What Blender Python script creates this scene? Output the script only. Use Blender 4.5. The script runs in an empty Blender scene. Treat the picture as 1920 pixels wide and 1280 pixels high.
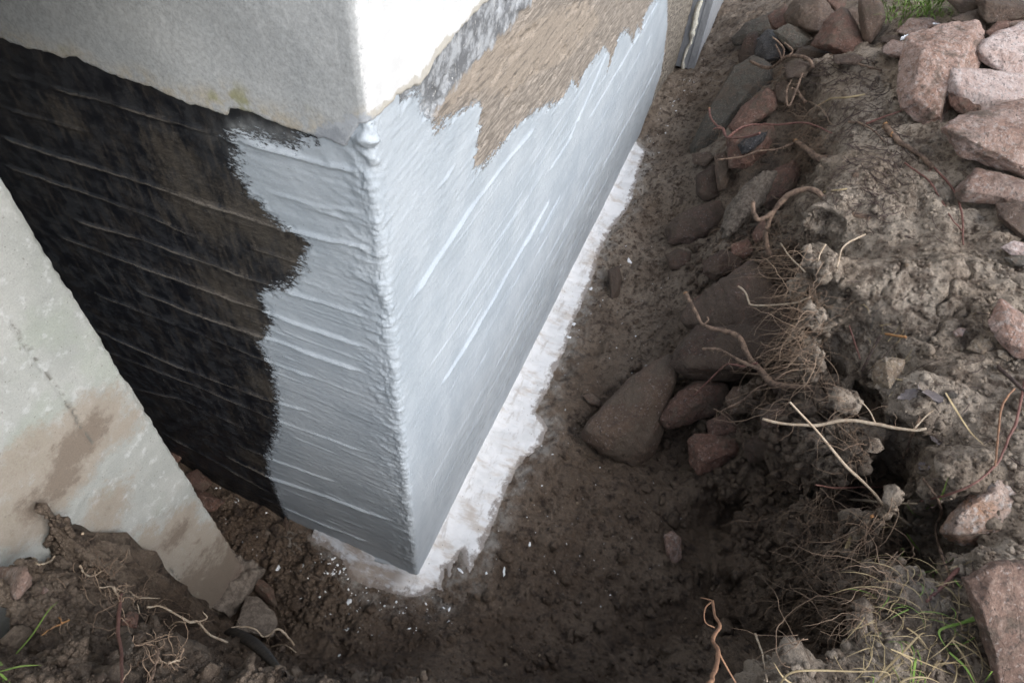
import bpy, bmesh, math, random
import numpy as np
from mathutils import Matrix, Vector

random.seed(7)
rng = np.random.default_rng(11)
scene = bpy.context.scene
COL = scene.collection

# ------------------------------------------------------------------ camera
CAM = np.array([-0.84358776, -0.54973332, 2.62817052])
W = np.array([[0.37222114, -0.92566518, 0.0677894],
              [-0.69552287, -0.32654819, -0.64001111],
              [0.6145725, 0.19107659, -0.76536944]])      # rows: right, down, forward
F = 1257.356
cd = bpy.data.cameras.new('camera')
cam = bpy.data.objects.new('camera', cd)
COL.objects.link(cam)
r_, u_, b_ = W[0], -W[1], -W[2]
cam.matrix_world = Matrix(((r_[0], u_[0], b_[0], CAM[0]), (r_[1], u_[1], b_[1], CAM[1]),
                           (r_[2], u_[2], b_[2], CAM[2]), (0, 0, 0, 1)))
cd.sensor_width = 36.0
cd.lens = F / 1920 * 36
cd.clip_start = 0.05
cd.clip_end = 400
scene.camera = cam

# ------------------------------------------------------------------ sky, sun, exposure
SUN_DIR = np.array([-0.19, -0.64, 0.60]); SUN_DIR /= np.linalg.norm(SUN_DIR)
world = bpy.data.worlds.new('World')
scene.world = world
world.use_nodes = True
wn = world.node_tree
wn.nodes.clear()
sky = wn.nodes.new('ShaderNodeTexSky')
sky.sky_type = 'NISHITA'
sky.sun_disc = False
sky.sun_elevation = math.asin(SUN_DIR[2])
sky.sun_rotation = math.atan2(SUN_DIR[0], SUN_DIR[1])
sky.air_density = 1.0
sky.dust_density = 2.0
hs = wn.nodes.new('ShaderNodeHueSaturation')
hs.inputs['Saturation'].default_value = 0.58
bg = wn.nodes.new('ShaderNodeBackground')
bg.inputs['Strength'].default_value = 0.14
wo = wn.nodes.new('ShaderNodeOutputWorld')
wn.links.new(sky.outputs[0], hs.inputs['Color'])
wn.links.new(hs.outputs[0], bg.inputs['Color'])
wn.links.new(bg.outputs[0], wo.inputs['Surface'])
sl = bpy.data.lights.new('sun', 'SUN')
sl.energy = 1.45
sl.angle = math.radians(56)
sl.color = (1.0, 0.99, 0.975)
so = bpy.data.objects.new('sun', sl)
COL.objects.link(so)
so.rotation_euler = Vector(SUN_DIR).to_track_quat('Z', 'Y').to_euler()
scene.view_settings.view_transform = 'Standard'
scene.view_settings.look = 'None'
scene.view_settings.gamma = 1
scene.view_settings.use_curve_mapping = False
scene.view_settings.exposure = 0.98
scene.render.engine = 'CYCLES'
scene.cycles.use_denoising = True
scene.cycles.denoising_input_passes = 'RGB_ALBEDO_NORMAL'
scene.cycles.denoising_prefilter = 'FAST'
scene.cycles.max_bounces = 6

# ------------------------------------------------------------------ numeric helpers
def rays(px):
    px = np.atleast_2d(np.asarray(px, float))
    d = np.stack([px[:, 0] - 960, px[:, 1] - 640, np.full(len(px), F)], 1)
    d = d @ W
    return d / np.linalg.norm(d, axis=1)[:, None]

def onplane(px, ax, val):
    d = rays(px)
    t = (val - CAM[ax]) / d[:, ax]
    return CAM + t[:, None] * d

def _h(ix, iy, iz, seed):
    h = (ix * 374761393 + iy * 668265263 + iz * 2147483647 + seed * 974711) & 0xFFFFFFFF
    h = ((h ^ (h >> 13)) * 1274126177) & 0xFFFFFFFF
    h = ((h ^ (h >> 16)) * 2246822519) & 0xFFFFFFFF
    return (h ^ (h >> 15)) & 0xFFFFFFFF

def vnoise(x, y, z=None, seed=0):
    """smooth value noise in [-1, 1]"""
    x = np.asarray(x, float); y = np.asarray(y, float)
    xi = np.floor(x).astype(np.int64); yi = np.floor(y).astype(np.int64)
    fx = x - xi; fy = y - yi
    fx = fx * fx * fx * (fx * (fx * 6 - 15) + 10); fy = fy * fy * fy * (fy * (fy * 6 - 15) + 10)
    def lat(a, b, c):
        return _h(a, b, c, seed) / 2147483647.5 - 1.0
    def lay(zi):
        a = lat(xi, yi, zi) * (1 - fx) + lat(xi + 1, yi, zi) * fx
        b = lat(xi, yi + 1, zi) * (1 - fx) + lat(xi + 1, yi + 1, zi) * fx
        return a * (1 - fy) + b * fy
    if z is None:
        return lay(np.int64(0))
    z = np.asarray(z, float)
    zi = np.floor(z).astype(np.int64); fz = z - zi; fz = fz * fz * (3 - 2 * fz)
    return lay(zi) * (1 - fz) + lay(zi + 1) * fz

def fbm(x, y, z=None, oct=4, seed=0, gain=0.5):
    s = 0; a = 1; t = 0
    for i in range(oct):
        k = 2.03 ** i
        s = s + a * vnoise(x * k + 13.7 * i, y * k - 7.1 * i, None if z is None else z * k + 3.3 * i, seed + i)
        t += a; a *= gain
    return s / t * 1.5

def worley(x, y, seed=0):
    """F1, F2, id of nearest"""
    xi = np.floor(x).astype(np.int64); yi = np.floor(y).astype(np.int64)
    f1 = np.full(x.shape, 9.0); f2 = np.full(x.shape, 9.0); idd = np.zeros(x.shape)
    for dx in (-1, 0, 1):
        for dy in (-1, 0, 1):
            cx = xi + dx; cy = yi + dy
            h = _h(cx, cy, np.int64(1), seed)
            px_ = cx + (h & 0xFFFF) / 65536.0; py_ = cy + ((h >> 16) & 0xFFFF) / 65536.0
            d = np.hypot(px_ - x, py_ - y)
            m = d < f1
            f2 = np.where(m, f1, np.minimum(f2, d))
            idd = np.where(m, (h % 1000) / 1000.0, idd)
            f1 = np.where(m, d, f1)
    return f1, f2, idd

def sstep(a, b, x):
    t = np.clip((x - a) / (b - a), 0, 1)
    return t * t * (3 - 2 * t)

def sdf_poly(x, y, poly):
    """signed distance, positive inside"""
    poly = np.asarray(poly, float)
    d = np.full(x.shape, 1e9); ins = np.zeros(x.shape, bool)
    n = len(poly)
    for i in range(n):
        ax, ay = poly[i]; bx, by = poly[(i + 1) % n]
        ex, ey = bx - ax, by - ay
        t = np.clip(((x - ax) * ex + (y - ay) * ey) / (ex * ex + ey * ey + 1e-12), 0, 1)
        d = np.minimum(d, (x - ax - t * ex) ** 2 + (y - ay - t * ey) ** 2)
        c = (ay > y) != (by > y)
        ins ^= c & (x < (bx - ax) * (y - ay) / (by - ay + 1e-15) + ax)
    d = np.sqrt(d)
    return np.where(ins, d, -d)

def dist_polyline(x, y, pts):
    """distance and along-parameter to an open polyline"""
    pts = np.asarray(pts, float)
    d = np.full(x.shape, 1e9); tt = np.zeros(x.shape)
    seg = np.hypot(*(pts[1:] - pts[:-1]).T); cum = np.concatenate([[0], np.cumsum(seg)])
    for i in range(len(pts) - 1):
        ax, ay = pts[i]; ex, ey = pts[i + 1] - pts[i]
        t = np.clip(((x - ax) * ex + (y - ay) * ey) / (ex * ex + ey * ey + 1e-12), 0, 1)
        q = np.hypot(x - ax - t * ex, y - ay - t * ey)
        m = q < d
        d = np.where(m, q, d); tt = np.where(m, cum[i] + t * seg[i], tt)
    return d, tt, cum[-1]

# ------------------------------------------------------------------ scene helpers
def tag(o, label=None, cat=None, group=None, kind=None):
    if label: o['label'] = label
    if cat: o['category'] = cat
    if group: o['group'] = group
    if kind: o['kind'] = kind
    return o

def mesh_np(name, V, Fq, mat=None, parent=None, attrs=None, smooth=True):
    """mesh object from numpy verts and an (n,3) or (n,4) face array"""
    V = np.asarray(V, np.float32); Fq = np.asarray(Fq, np.int32)
    me = bpy.data.meshes.new(name)
    k = Fq.shape[1]
    me.vertices.add(len(V)); me.vertices.foreach_set('co', V.ravel())
    me.loops.add(Fq.size); me.loops.foreach_set('vertex_index', Fq.ravel())
    me.polygons.add(len(Fq))
    me.polygons.foreach_set('loop_start', np.arange(0, Fq.size, k, dtype=np.int32))
    me.polygons.foreach_set('loop_total', np.full(len(Fq), k, np.int32))
    me.polygons.foreach_set('use_smooth', np.full(len(Fq), smooth))
    me.update(calc_edges=True)
    me.validate()
    for an, av in (attrs or {}).items():
        a = me.attributes.new(an, 'FLOAT', 'POINT')
        a.data.foreach_set('value', np.asarray(av, np.float32).ravel())
    if mat: me.materials.append(mat)
    o = bpy.data.objects.new(name, me)
    COL.objects.link(o)
    if parent: o.parent = parent
    return o

def grid_faces(nu, nv):
    i = np.arange(nu - 1)[:, None] * nv + np.arange(nv - 1)[None, :]
    i = i.ravel()
    return np.stack([i, i + nv, i + nv + 1, i + 1], 1)

def empty(name, loc=(0, 0, 0)):
    o = bpy.data.objects.new(name, None)
    o.empty_display_size = 0.1
    COL.objects.link(o); o.location = loc
    return o

# ------------------------------------------------------------------ node helpers
class NT:
    def __init__(self, name):
        self.m = bpy.data.materials.new(name); self.m.use_nodes = True
        self.t = self.m.node_tree; self.t.nodes.clear()
        self.out = self.t.nodes.new('ShaderNodeOutputMaterial')
        self.b = self.t.nodes.new('ShaderNodeBsdfPrincipled')
        self.t.links.new(self.b.outputs[0], self.out.inputs[0])
        tc = self.t.nodes.new('ShaderNodeTexCoord'); self.obj = tc.outputs['Object']
    def put(self, sock, v):
        if hasattr(v, 'links') or isinstance(v, bpy.types.NodeSocket): self.t.links.new(v, sock)
        elif isinstance(v, (tuple, list)): sock.default_value = (*v, 1) if len(v) == 3 and len(sock.default_value) == 4 else v
        else: sock.default_value = v
    def attr(self, n):
        a = self.t.nodes.new('ShaderNodeAttribute'); a.attribute_name = n; return a.outputs['Fac']
    def vec(self, v=None, scale=(1, 1, 1), rot=(0, 0, 0)):
        mp = self.t.nodes.new('ShaderNodeMapping'); self.put(mp.inputs[0], v or self.obj)
        mp.inputs['Scale'].default_value = scale; mp.inputs['Rotation'].default_value = rot
        return mp.outputs[0]
    def noise(self, scale, detail=4, rough=0.55, v=None, dist=0.0):
        n = self.t.nodes.new('ShaderNodeTexNoise'); self.put(n.inputs['Vector'], v or self.obj)
        n.inputs['Scale'].default_value = scale; n.inputs['Detail'].default_value = detail
        n.inputs['Roughness'].default_value = rough; n.inputs['Distortion'].default_value = dist
        return n.outputs[0]
    def voro(self, scale, v=None, feature='F1', rnd=1.0):
        n = self.t.nodes.new('ShaderNodeTexVoronoi'); self.put(n.inputs['Vector'], v or self.obj)
        n.inputs['Scale'].default_value = scale; n.feature = feature
        n.inputs['Randomness'].default_value = rnd
        return n.outputs['Distance'], n.outputs.get('Color')
    def math(self, op, a, b=0.0, c=0.0, clamp=False):
        n = self.t.nodes.new('ShaderNodeMath'); n.operation = op; n.use_clamp = clamp
        self.put(n.inputs[0], a); self.put(n.inputs[1], b); self.put(n.inputs[2], c)
        return n.outputs[0]
    def step(self, x, a, b):
        n = self.t.nodes.new('ShaderNodeMapRange'); n.interpolation_type = 'SMOOTHSTEP'
        self.put(n.inputs['Value'], x); n.inputs['From Min'].default_value = a; n.inputs['From Max'].default_value = b
        n.inputs['To Min'].default_value = 0; n.inputs['To Max'].default_value = 1
        return n.outputs[0]
    def mix(self, f, a, b, mode='MIX'):
        n = self.t.nodes.new('ShaderNodeMix'); n.data_type = 'RGBA'; n.blend_type = mode
        self.put(n.inputs[0], f); self.put(n.inputs[6], a); self.put(n.inputs[7], b)
        return n.outputs[2]
    def mixf(self, f, a, b):
        n = self.t.nodes.new('ShaderNodeMix'); n.data_type = 'FLOAT'
        self.put(n.inputs[0], f); self.put(n.inputs[2], a); self.put(n.inputs[3], b)
        return n.outputs[0]
    def mul(self, c, f):      # colour times float
        n = self.t.nodes.new('ShaderNodeVectorMath'); n.operation = 'SCALE'
        self.put(n.inputs[0], c); self.put(n.inputs['Scale'], f); return n.outputs[0]
    def rgb(self, c):
        n = self.t.nodes.new('ShaderNodeRGB'); n.outputs[0].default_value = (*c, 1); return n.outputs[0]
    def bump(self, h, strength=0.5, dist=0.01, prev=None):
        n = self.t.nodes.new('ShaderNodeBump'); n.inputs['Strength'].default_value = strength
        n.inputs['Distance'].default_value = dist; self.put(n.inputs['Height'], h)
        if prev is not None: self.put(n.inputs['Normal'], prev)
        return n.outputs[0]
    def _nop(self): pass
    def done(self, col, rough=0.8, normal=None, spec=0.3):
        self.put(self.b.inputs['Base Color'], col); self.put(self.b.inputs['Roughness'], rough)
        self.put(self.b.inputs['Specular IOR Level'], spec)
        if normal is not None: self.put(self.b.inputs['Normal'], normal)
        return self.m

# ------------------------------------------------------------------ materials
def mat_soil():
    n = NT('soil')
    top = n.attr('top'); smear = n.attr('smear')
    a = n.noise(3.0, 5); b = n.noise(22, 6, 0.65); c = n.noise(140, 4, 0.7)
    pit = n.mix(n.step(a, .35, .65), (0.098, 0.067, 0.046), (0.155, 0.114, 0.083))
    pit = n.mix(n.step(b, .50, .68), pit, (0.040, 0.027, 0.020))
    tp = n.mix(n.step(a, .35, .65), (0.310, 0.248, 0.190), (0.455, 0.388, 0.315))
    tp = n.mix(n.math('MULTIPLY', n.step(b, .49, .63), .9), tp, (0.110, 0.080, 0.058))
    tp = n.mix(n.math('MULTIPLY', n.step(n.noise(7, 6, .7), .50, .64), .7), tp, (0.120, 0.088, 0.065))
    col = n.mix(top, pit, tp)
    v = n.math('ADD', 0.35, n.math('MULTIPLY', c, 1.30))
    col = n.mul(col, v)
    e = n.noise(70, 3, .6)
    col = n.mix(n.math('MULTIPLY', n.step(e, .56, .66), .55), col, (0.035, 0.025, 0.019))
    col = n.mix(n.math('MULTIPLY', n.step(n.noise(95, 3, .6), .60, .68), n.mixf(top, .20, .6)), col, (0.30, 0.26, 0.22))
    d, vc = n.voro(90)
    fleck = n.math('MULTIPLY', n.step(d, .16, .10), n.step(n.noise(40, 2), .52, .62))
    col = n.mix(n.math('MULTIPLY', fleck, n.mixf(top, .18, .45)), col, (0.36, 0.31, 0.27))
    sm = n.math('MULTIPLY', smear, n.step(n.noise(16, 6, .7), .40, .66))
    col = n.mix(n.math('MULTIPLY', sm, .65), col, (0.42, 0.40, 0.37))
    nb = n.bump(n.noise(38, 7, .72), .9, .022)
    nb = n.bump(n.noise(110, 5, .75), .9, .007, nb)
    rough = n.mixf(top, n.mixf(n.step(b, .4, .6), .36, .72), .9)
    return n.done(col, rough, nb, .35)

def mat_rock(name, ca, cb, cc, dirt=0.3, dark=(0.07, 0.055, 0.047), dirtcol=(0.12, 0.092, 0.070), seed=0.0, scale=1.0, rough=.75):
    n = NT(name)
    oi = n.t.nodes.new('ShaderNodeObjectInfo').outputs['Random']
    va = n.t.nodes.new('ShaderNodeVectorMath'); va.operation = 'ADD'
    n.t.links.new(n.obj, va.inputs[0])
    cmb = n.t.nodes.new('ShaderNodeCombineXYZ')
    for i in range(3): n.put(cmb.inputs[i], n.math('MULTIPLY', oi, 37.0 + 11 * i))
    n.t.links.new(cmb.outputs[0], va.inputs[1])
    P = va.outputs[0]
    big = n.noise(9 * scale, 5, .6, P, .6); med = n.noise(45 * scale, 5, .65, P); fin = n.noise(190 * scale, 3, .7, P)
    st = n.noise(18 * scale, 4, .6, n.vec(P, (1, 1, 6), (0.6, 0.4, 0.3)))
    col = n.mix(n.step(big, .38, .62), ca, cb)
    col = n.mix(n.math('MULTIPLY', n.step(med, .50, .66), .8), col, cc)
    col = n.mix(n.math('MULTIPLY', n.step(n.noise(75 * scale, 3, .6, P), .56, .66), .62), col, dark)
    col = n.mix(n.math('MULTIPLY', n.step(n.noise(24 * scale, 5, .7, P), .54, .68), .40), col, dark)
    col = n.mix(n.math('MULTIPLY', n.step(n.noise(88 * scale, 3, .6, P), .60, .68), .5), col, n.mix(.5, cc, (0.6, 0.57, 0.55)))
    col = n.mix(n.math('MULTIPLY', n.step(st, .56, .70), .45), col, dark)
    col = n.mul(col, n.math('ADD', .60, n.math('MULTIPLY', fin, .80)))
    r2 = n.math('FRACT', n.math('MULTIPLY', oi, 17.3)); r3 = n.math('FRACT', n.math('MULTIPLY', oi, 91.7))
    col = n.mix(n.math('MULTIPLY', r2, .14), col, n.mul(n.rgb((0.20, 0.185, 0.17)), n.math('ADD', .5, fin)))
    col = n.mul(col, n.math('ADD', .74, n.math('MULTIPLY', r3, .52)))
    if dirt > 0:
        dm = n.step(n.noise(6 * scale, 6, .68, P, .4), .66 - dirt * .5, .80 - dirt * .5)
        col = n.mix(n.math('MULTIPLY', dm, .85), col, n.mul(n.rgb(dirtcol), n.math('ADD', .6, n.math('MULTIPLY', fin, .8))))
    nb = n.bump(n.noise(20 * scale, 7, .74, P), 1.0, .030)
    ck, _v = n.voro(11 * scale, n.vec(P, (1, 1.6, .8), (.7, .3, .2)), 'DISTANCE_TO_EDGE')
    nb = n.bump(n.step(ck, .0, .035), .5, .006, nb)
    nb = n.bump(fin, .6, .003, nb)
    return n.done(col, rough, nb, .3)

def mat_found():
    """cast foundation: bare concrete, old bitumen and fresh grey coating, told apart by masks of their own shape"""
    n = NT('foundation_concrete')
    coat = n.attr('coat'); left = n.attr('left'); brown = n.attr('brown'); oldp = n.attr('oldpaint'); grey = n.attr('patch'); grime = n.attr('grime'); tan = n.attr('tan'); fin_ = n.attr('fin')
    H = n.vec(None, (1, 1, 9))          # streaks running along the boards
    V = n.vec(None, (9, 9, 1.4))        # streaks running down
    s1 = n.noise(14, 6, .65, H); s2 = n.noise(60, 5, .65, H); g = n.noise(260, 3, .7); m = n.noise(20, 6, .62); l = n.noise(5, 4, .6)
    v1 = n.noise(7, 6, .65, V)
    # old bitumen paint, worn to concrete
    bit = n.mix(n.step(m, .40, .62), (0.0075, 0.0085, 0.0115), (0.023, 0.024, 0.027))
    wp = n.math('MULTIPLY', n.step(n.noise(9, 7, .72, n.vec(None, (1.6, 1.6, .8), (.5, 0, 0))), .47, .62), n.step(n.noise(70, 5, .75), .36, .60))
    bit = n.mix(n.math('MULTIPLY', wp, .75), bit, (0.038, 0.033, 0.029))
    bit = n.mix(n.math('MULTIPLY', n.step(v1, .52, .66), .55), bit, (0.055, 0.048, 0.042))
    bm = n.math('MULTIPLY', n.step(n.math('ADD', n.math('ADD', n.math('MULTIPLY', brown, .50), n.math('MULTIPLY', v1, .55)), n.math('MULTIPLY', n.noise(36, 7, .8, n.vec(None, (2, 2, 1))), .75)), .80, 1.12), .85)
    bit = n.mix(bm, bit, n.mix(n.step(s2, .40, .62), (0.044, 0.038, 0.032), (0.095, 0.082, 0.067)))
    bit = n.mix(n.math('MULTIPLY', n.step(fin_, .15, .6), n.step(s2, .30, .55)), bit, (0.115, 0.102, 0.088))
    sc = n.math('MULTIPLY', n.step(n.noise(38, 6, .75, n.vec(None, (1, 1, .45), (0.5, 0, 0))), .655, .72), n.step(l, .46, .6))
    bit = n.mix(n.math('MULTIPLY', sc, .55), bit, (0.16, 0.155, 0.15))
    bit = n.mix(grey, bit, n.mix(n.step(m, .4, .62), (0.10, 0.105, 0.11), (0.24, 0.25, 0.25)))
    # bare concrete of the right wall
    con = n.mix(n.step(s1, .40, .62), (0.175, 0.152, 0.130), (0.315, 0.275, 0.235))
    tan = n.step(n.math('ADD', tan, n.math('MULTIPLY', n.math('SUBTRACT', n.noise(13, 7, .75, H), .5), 1.5)), .35, .75)
    con = n.mix(tan, con, n.mix(n.step(s2, .38, .66), (0.305, 0.258, 0.212), (0.238, 0.203, 0.168)))
    con = n.mix(n.math('MULTIPLY', n.step(s2, .56, .70), .75), con, (0.075, 0.064, 0.055))
    con = n.mix(n.math('MULTIPLY', n.step(n.noise(30, 5, .7, H), .60, .68), .6), con, (0.46, 0.43, 0.39))
    con = n.mix(n.math('MULTIPLY', n.step(n.noise(9, 6, .72, H), .51, .63), .75), con, (0.105, 0.094, 0.083))
    op = n.mix(n.step(m, .42, .60), (0.130, 0.135, 0.142), (0.330, 0.345, 0.360))
    op = n.mix(n.step(n.noise(34, 5, .7, V), .60, .68), op, (0.56, 0.55, 0.53))
    con = n.mix(n.step(n.math('ADD', oldp, n.math('MULTIPLY', n.math('SUBTRACT', m, .5), 1.1)), .40, .62), con, op)
    con = n.mix(n.math('MULTIPLY', grime, .8), con, n.mix(n.step(s1, .44, .56), (0.070, 0.060, 0.050), (0.30, 0.27, 0.225)))
    base = n.mix(left, con, bit)
    base = n.mul(base, n.math('ADD', .70, n.math('MULTIPLY', g, .6)))
    # fresh coating, brushed on
    br = n.noise(42, 5, .7, n.vec(None, (.35, .35, 5)))
    ct = n.mix(n.step(l, .36, .64), (0.348, 0.390, 0.426), (0.404, 0.444, 0.478))
    ct = n.mix(n.math('MULTIPLY', n.step(br, .54, .70), .30), ct, (0.290, 0.335, 0.378))
    thin = n.attr('thin')
    ct = n.mix(n.math('MULTIPLY', thin, n.step(n.noise(9, 5, .65, H), .46, .66)), ct, (0.270, 0.290, 0.305))
    ct = n.mul(ct, n.math('ADD', .93, n.math('MULTIPLY', g, .14)))
    e = n.math('ADD', coat, n.math('MULTIPLY', n.math('SUBTRACT', n.noise(34, 6, .75, n.vec(None, (.6, .6, 2.2))), .5), .085))
    db = n.math('SUBTRACT', n.noise(130, 6, .8, n.vec(None, (.6, .6, 1.5))), .5)        # dry-brushed fringe
    e = n.math('ADD', e, n.math('MULTIPLY', db, n.mixf(n.step(n.noise(8, 3), .42, .58), .04, .17)))
    cf = n.step(e, -.005, .006)
    # missed pinholes and mud splashes
    pin = n.step(n.noise(75, 4, .7), .70, .73)
    cf = n.math('MULTIPLY', cf, n.math('SUBTRACT', 1.0, n.math('MULTIPLY', pin, n.step(coat, .14, .02))))
    spl = n.math('MULTIPLY', n.step(n.noise(58, 5, .75), .645, .70), n.step(n.noise(6, 3), .50, .66))
    ct = n.mix(n.math('MULTIPLY', n.math('MULTIPLY', spl, thin), .55), ct, (0.17, 0.145, 0.12))
    col = n.mix(cf, base, ct)
    hb = n.math('ADD', n.math('MULTIPLY', n.noise(60, 5, .7, n.vec(None, (.25, .25, 5))), .5), n.math('MULTIPLY', n.noise(130, 4, .65, n.vec(None, (.6, .6, 1.6))), .5))
    nb = n.bump(hb, .28, .003)
    nb = n.bump(n.noise(300, 3, .7), .35, .0022, nb)
    nb = n.bump(cf, .7, .003, nb)
    rough = n.mixf(cf, n.mixf(left, .9, n.mixf(n.step(m, .45, .6), .36, .70)), n.mixf(n.step(br, .4, .6), .50, .66))
    return n.done(col, rough, nb, n.mixf(cf, .25, .32))

def mat_plaster():
    n = NT('render_plaster')
    white = n.attr('white'); edge = n.attr('edge'); blue = n.attr('blue')
    g = n.noise(240, 3, .7); l = n.noise(3.2, 5, .6); m = n.noise(28, 5, .65)
    gc = n.mix(n.step(l, .36, .64), (0.375, 0.388, 0.388), (0.440, 0.450, 0.445))
    gc = n.mix(n.math('MULTIPLY', edge, n.step(m, .35, .6)), gc, (0.42, 0.385, 0.32))
    gc = n.mix(n.math('MULTIPLY', n.math('MULTIPLY', edge, n.step(n.noise(14, 4), .56, .66)), .6), gc, (0.23, 0.24, 0.10))
    gc = n.mul(gc, n.math('ADD', .45, n.math('MULTIPLY', n.noise(150, 4, .75), 1.10)))
    wc = n.mix(n.step(m, .38, .6), (0.565, 0.57, 0.567), (0.64, 0.645, 0.64))
    be = n.step(n.math('ADD', edge, n.math('MULTIPLY', n.math('SUBTRACT', m, .5), 1.3)), .55, .70)
    wc = n.mix(be, wc, n.mul(n.rgb((0.44, 0.42, 0.375)), n.math('ADD', .8, n.math('MULTIPLY', g, .4))))
    col = n.mix(n.step(n.math('ADD', white, n.math('MULTIPLY', n.math('SUBTRACT', n.noise(70, 5, .75), .5), .02)), -.002, .002), gc, wc)
    bl = n.step(n.math('ADD', blue, n.math('MULTIPLY', n.math('SUBTRACT', n.noise(50, 5, .7), .5), .05)), -.004, .006)
    col = n.mix(bl, col, n.mix(n.step(m, .4, .6), (0.29, 0.31, 0.335), (0.40, 0.42, 0.44)))
    nb = n.bump(n.noise(260, 4, .8), .5, .0030)
    nb = n.bump(m, .10, .004, nb)
    return n.done(col, .92, nb, .2)

def mat_slab():
    n = NT('cheek_wall_concrete')
    dirt = n.attr('dirt'); rough_m = n.attr('coarse'); seam = n.attr('seam')
    g = n.noise(260, 3, .7); l = n.noise(4.5, 6, .6); m = n.noise(26, 6, .65)
    col = n.mix(n.step(l, .36, .64), (0.285, 0.294, 0.275), (0.360, 0.364, 0.342))
    col = n.mix(n.math('MULTIPLY', n.step(n.noise(6, 5, .65), .50, .66), .55), col, (0.285, 0.310, 0.265))
    col = n.mix(n.math('MULTIPLY', n.step(m, .52, .68), .6), col, (0.500, 0.510, 0.505))
    dd = n.math('ADD', dirt, n.math('ADD', n.math('MULTIPLY', n.math('SUBTRACT', n.noise(11, 7, .72), .5), .95), n.math('MULTIPLY', n.math('SUBTRACT', n.noise(55, 8, .82), .5), .85)))
    col = n.mix(n.math('MULTIPLY', n.step(dd, .16, .50), .78), col, (0.270, 0.226, 0.180))
    col = n.mix(n.math('MULTIPLY', n.step(dd, .58, .86), .85), col, (0.165, 0.132, 0.104))
    pores = n.math('MULTIPLY', n.step(n.noise(150, 3, .6), .66, .71), .7)
    col = n.mix(pores, col, (0.14, 0.13, 0.115))
    col = n.mix(n.math('MULTIPLY', seam, n.step(n.noise(40, 4, .7), .42, .58)), col, (0.12, 0.115, 0.10))
    col = n.mix(rough_m, col, n.mix(n.step(m, .4, .62), (0.15, 0.115, 0.095), (0.24, 0.195, 0.165)))
    col = n.mul(col, n.math('ADD', .74, n.math('MULTIPLY', g, .52)))
    nb = n.bump(n.noise(170, 5, .75), .42, .003)
    nb = n.bump(m, .2, .004, nb)
    return n.done(col, .9, nb, .2)

def mat_cove():
    n = NT('cove_cement')
    g = n.noise(90, 5, .7); m = n.noise(14, 6, .65, n.vec(None, (1, .35, 1), (0, 0, 0.3))); l = n.noise(30, 5, .7)
    left_grey = n.attr('left_grey')
    col = n.mix(n.step(m, .38, .58), (0.68, 0.685, 0.685), (0.77, 0.775, 0.78))
    col = n.mix(n.math('MULTIPLY', n.step(n.noise(10, 6, .7, n.vec(None, (1, .4, 1))), .50, .68), .7), col, (0.44, 0.37, 0.30))
    col = n.mix(n.math('MULTIPLY', n.step(l, .62, .74), .5), col, (0.34, 0.28, 0.22))
    col = n.mix(left_grey, col, (0.46, 0.475, 0.50))
    col = n.mix(n.math('MULTIPLY', left_grey, n.step(m, .44, .58)), col, (0.27, 0.235, 0.21))
    d, vc = n.voro(55)
    col = n.mix(n.math('MULTIPLY', n.step(d, .13, .08), n.step(n.noise(18, 3), .54, .6)), col, (0.07, 0.055, 0.045))
    rim = n.attr('rim'); r1 = n.noise(24, 7, .75)
    col = n.mix(n.math('MULTIPLY', n.step(n.math('ADD', n.math('MULTIPLY', rim, .45), r1), .72, .92), .8), col, (0.16, 0.125, 0.10))
    col = n.mix(n.math('MULTIPLY', n.step(n.noise(13, 7, .75, n.vec(None, (.5, 1.6, 1))), .53, .66), .5), col, (0.36, 0.32, 0.28))
    nb = n.bump(n.noise(50, 6, .7, n.vec(None, (1.5, .5, 1))), .55, .008)
    return n.done(col, .62, nb, .35)

def mat_plain(name, ca, cb, sc=40, rough=.8, bump=.4, dist=.004, stretch=(1, 1, 1), spec=.3):
    n = NT(name)
    v = n.vec(None, stretch)
    a = n.noise(sc, 5, .65, v)
    col = n.mix(n.step(a, .38, .62), ca, cb)
    col = n.mul(col, n.math('ADD', .75, n.math('MULTIPLY', n.noise(sc * 6, 3, .7, v), .5)))
    return n.done(col, rough, n.bump(n.noise(sc * 2, 5, .7, v), bump, dist), spec)

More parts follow.
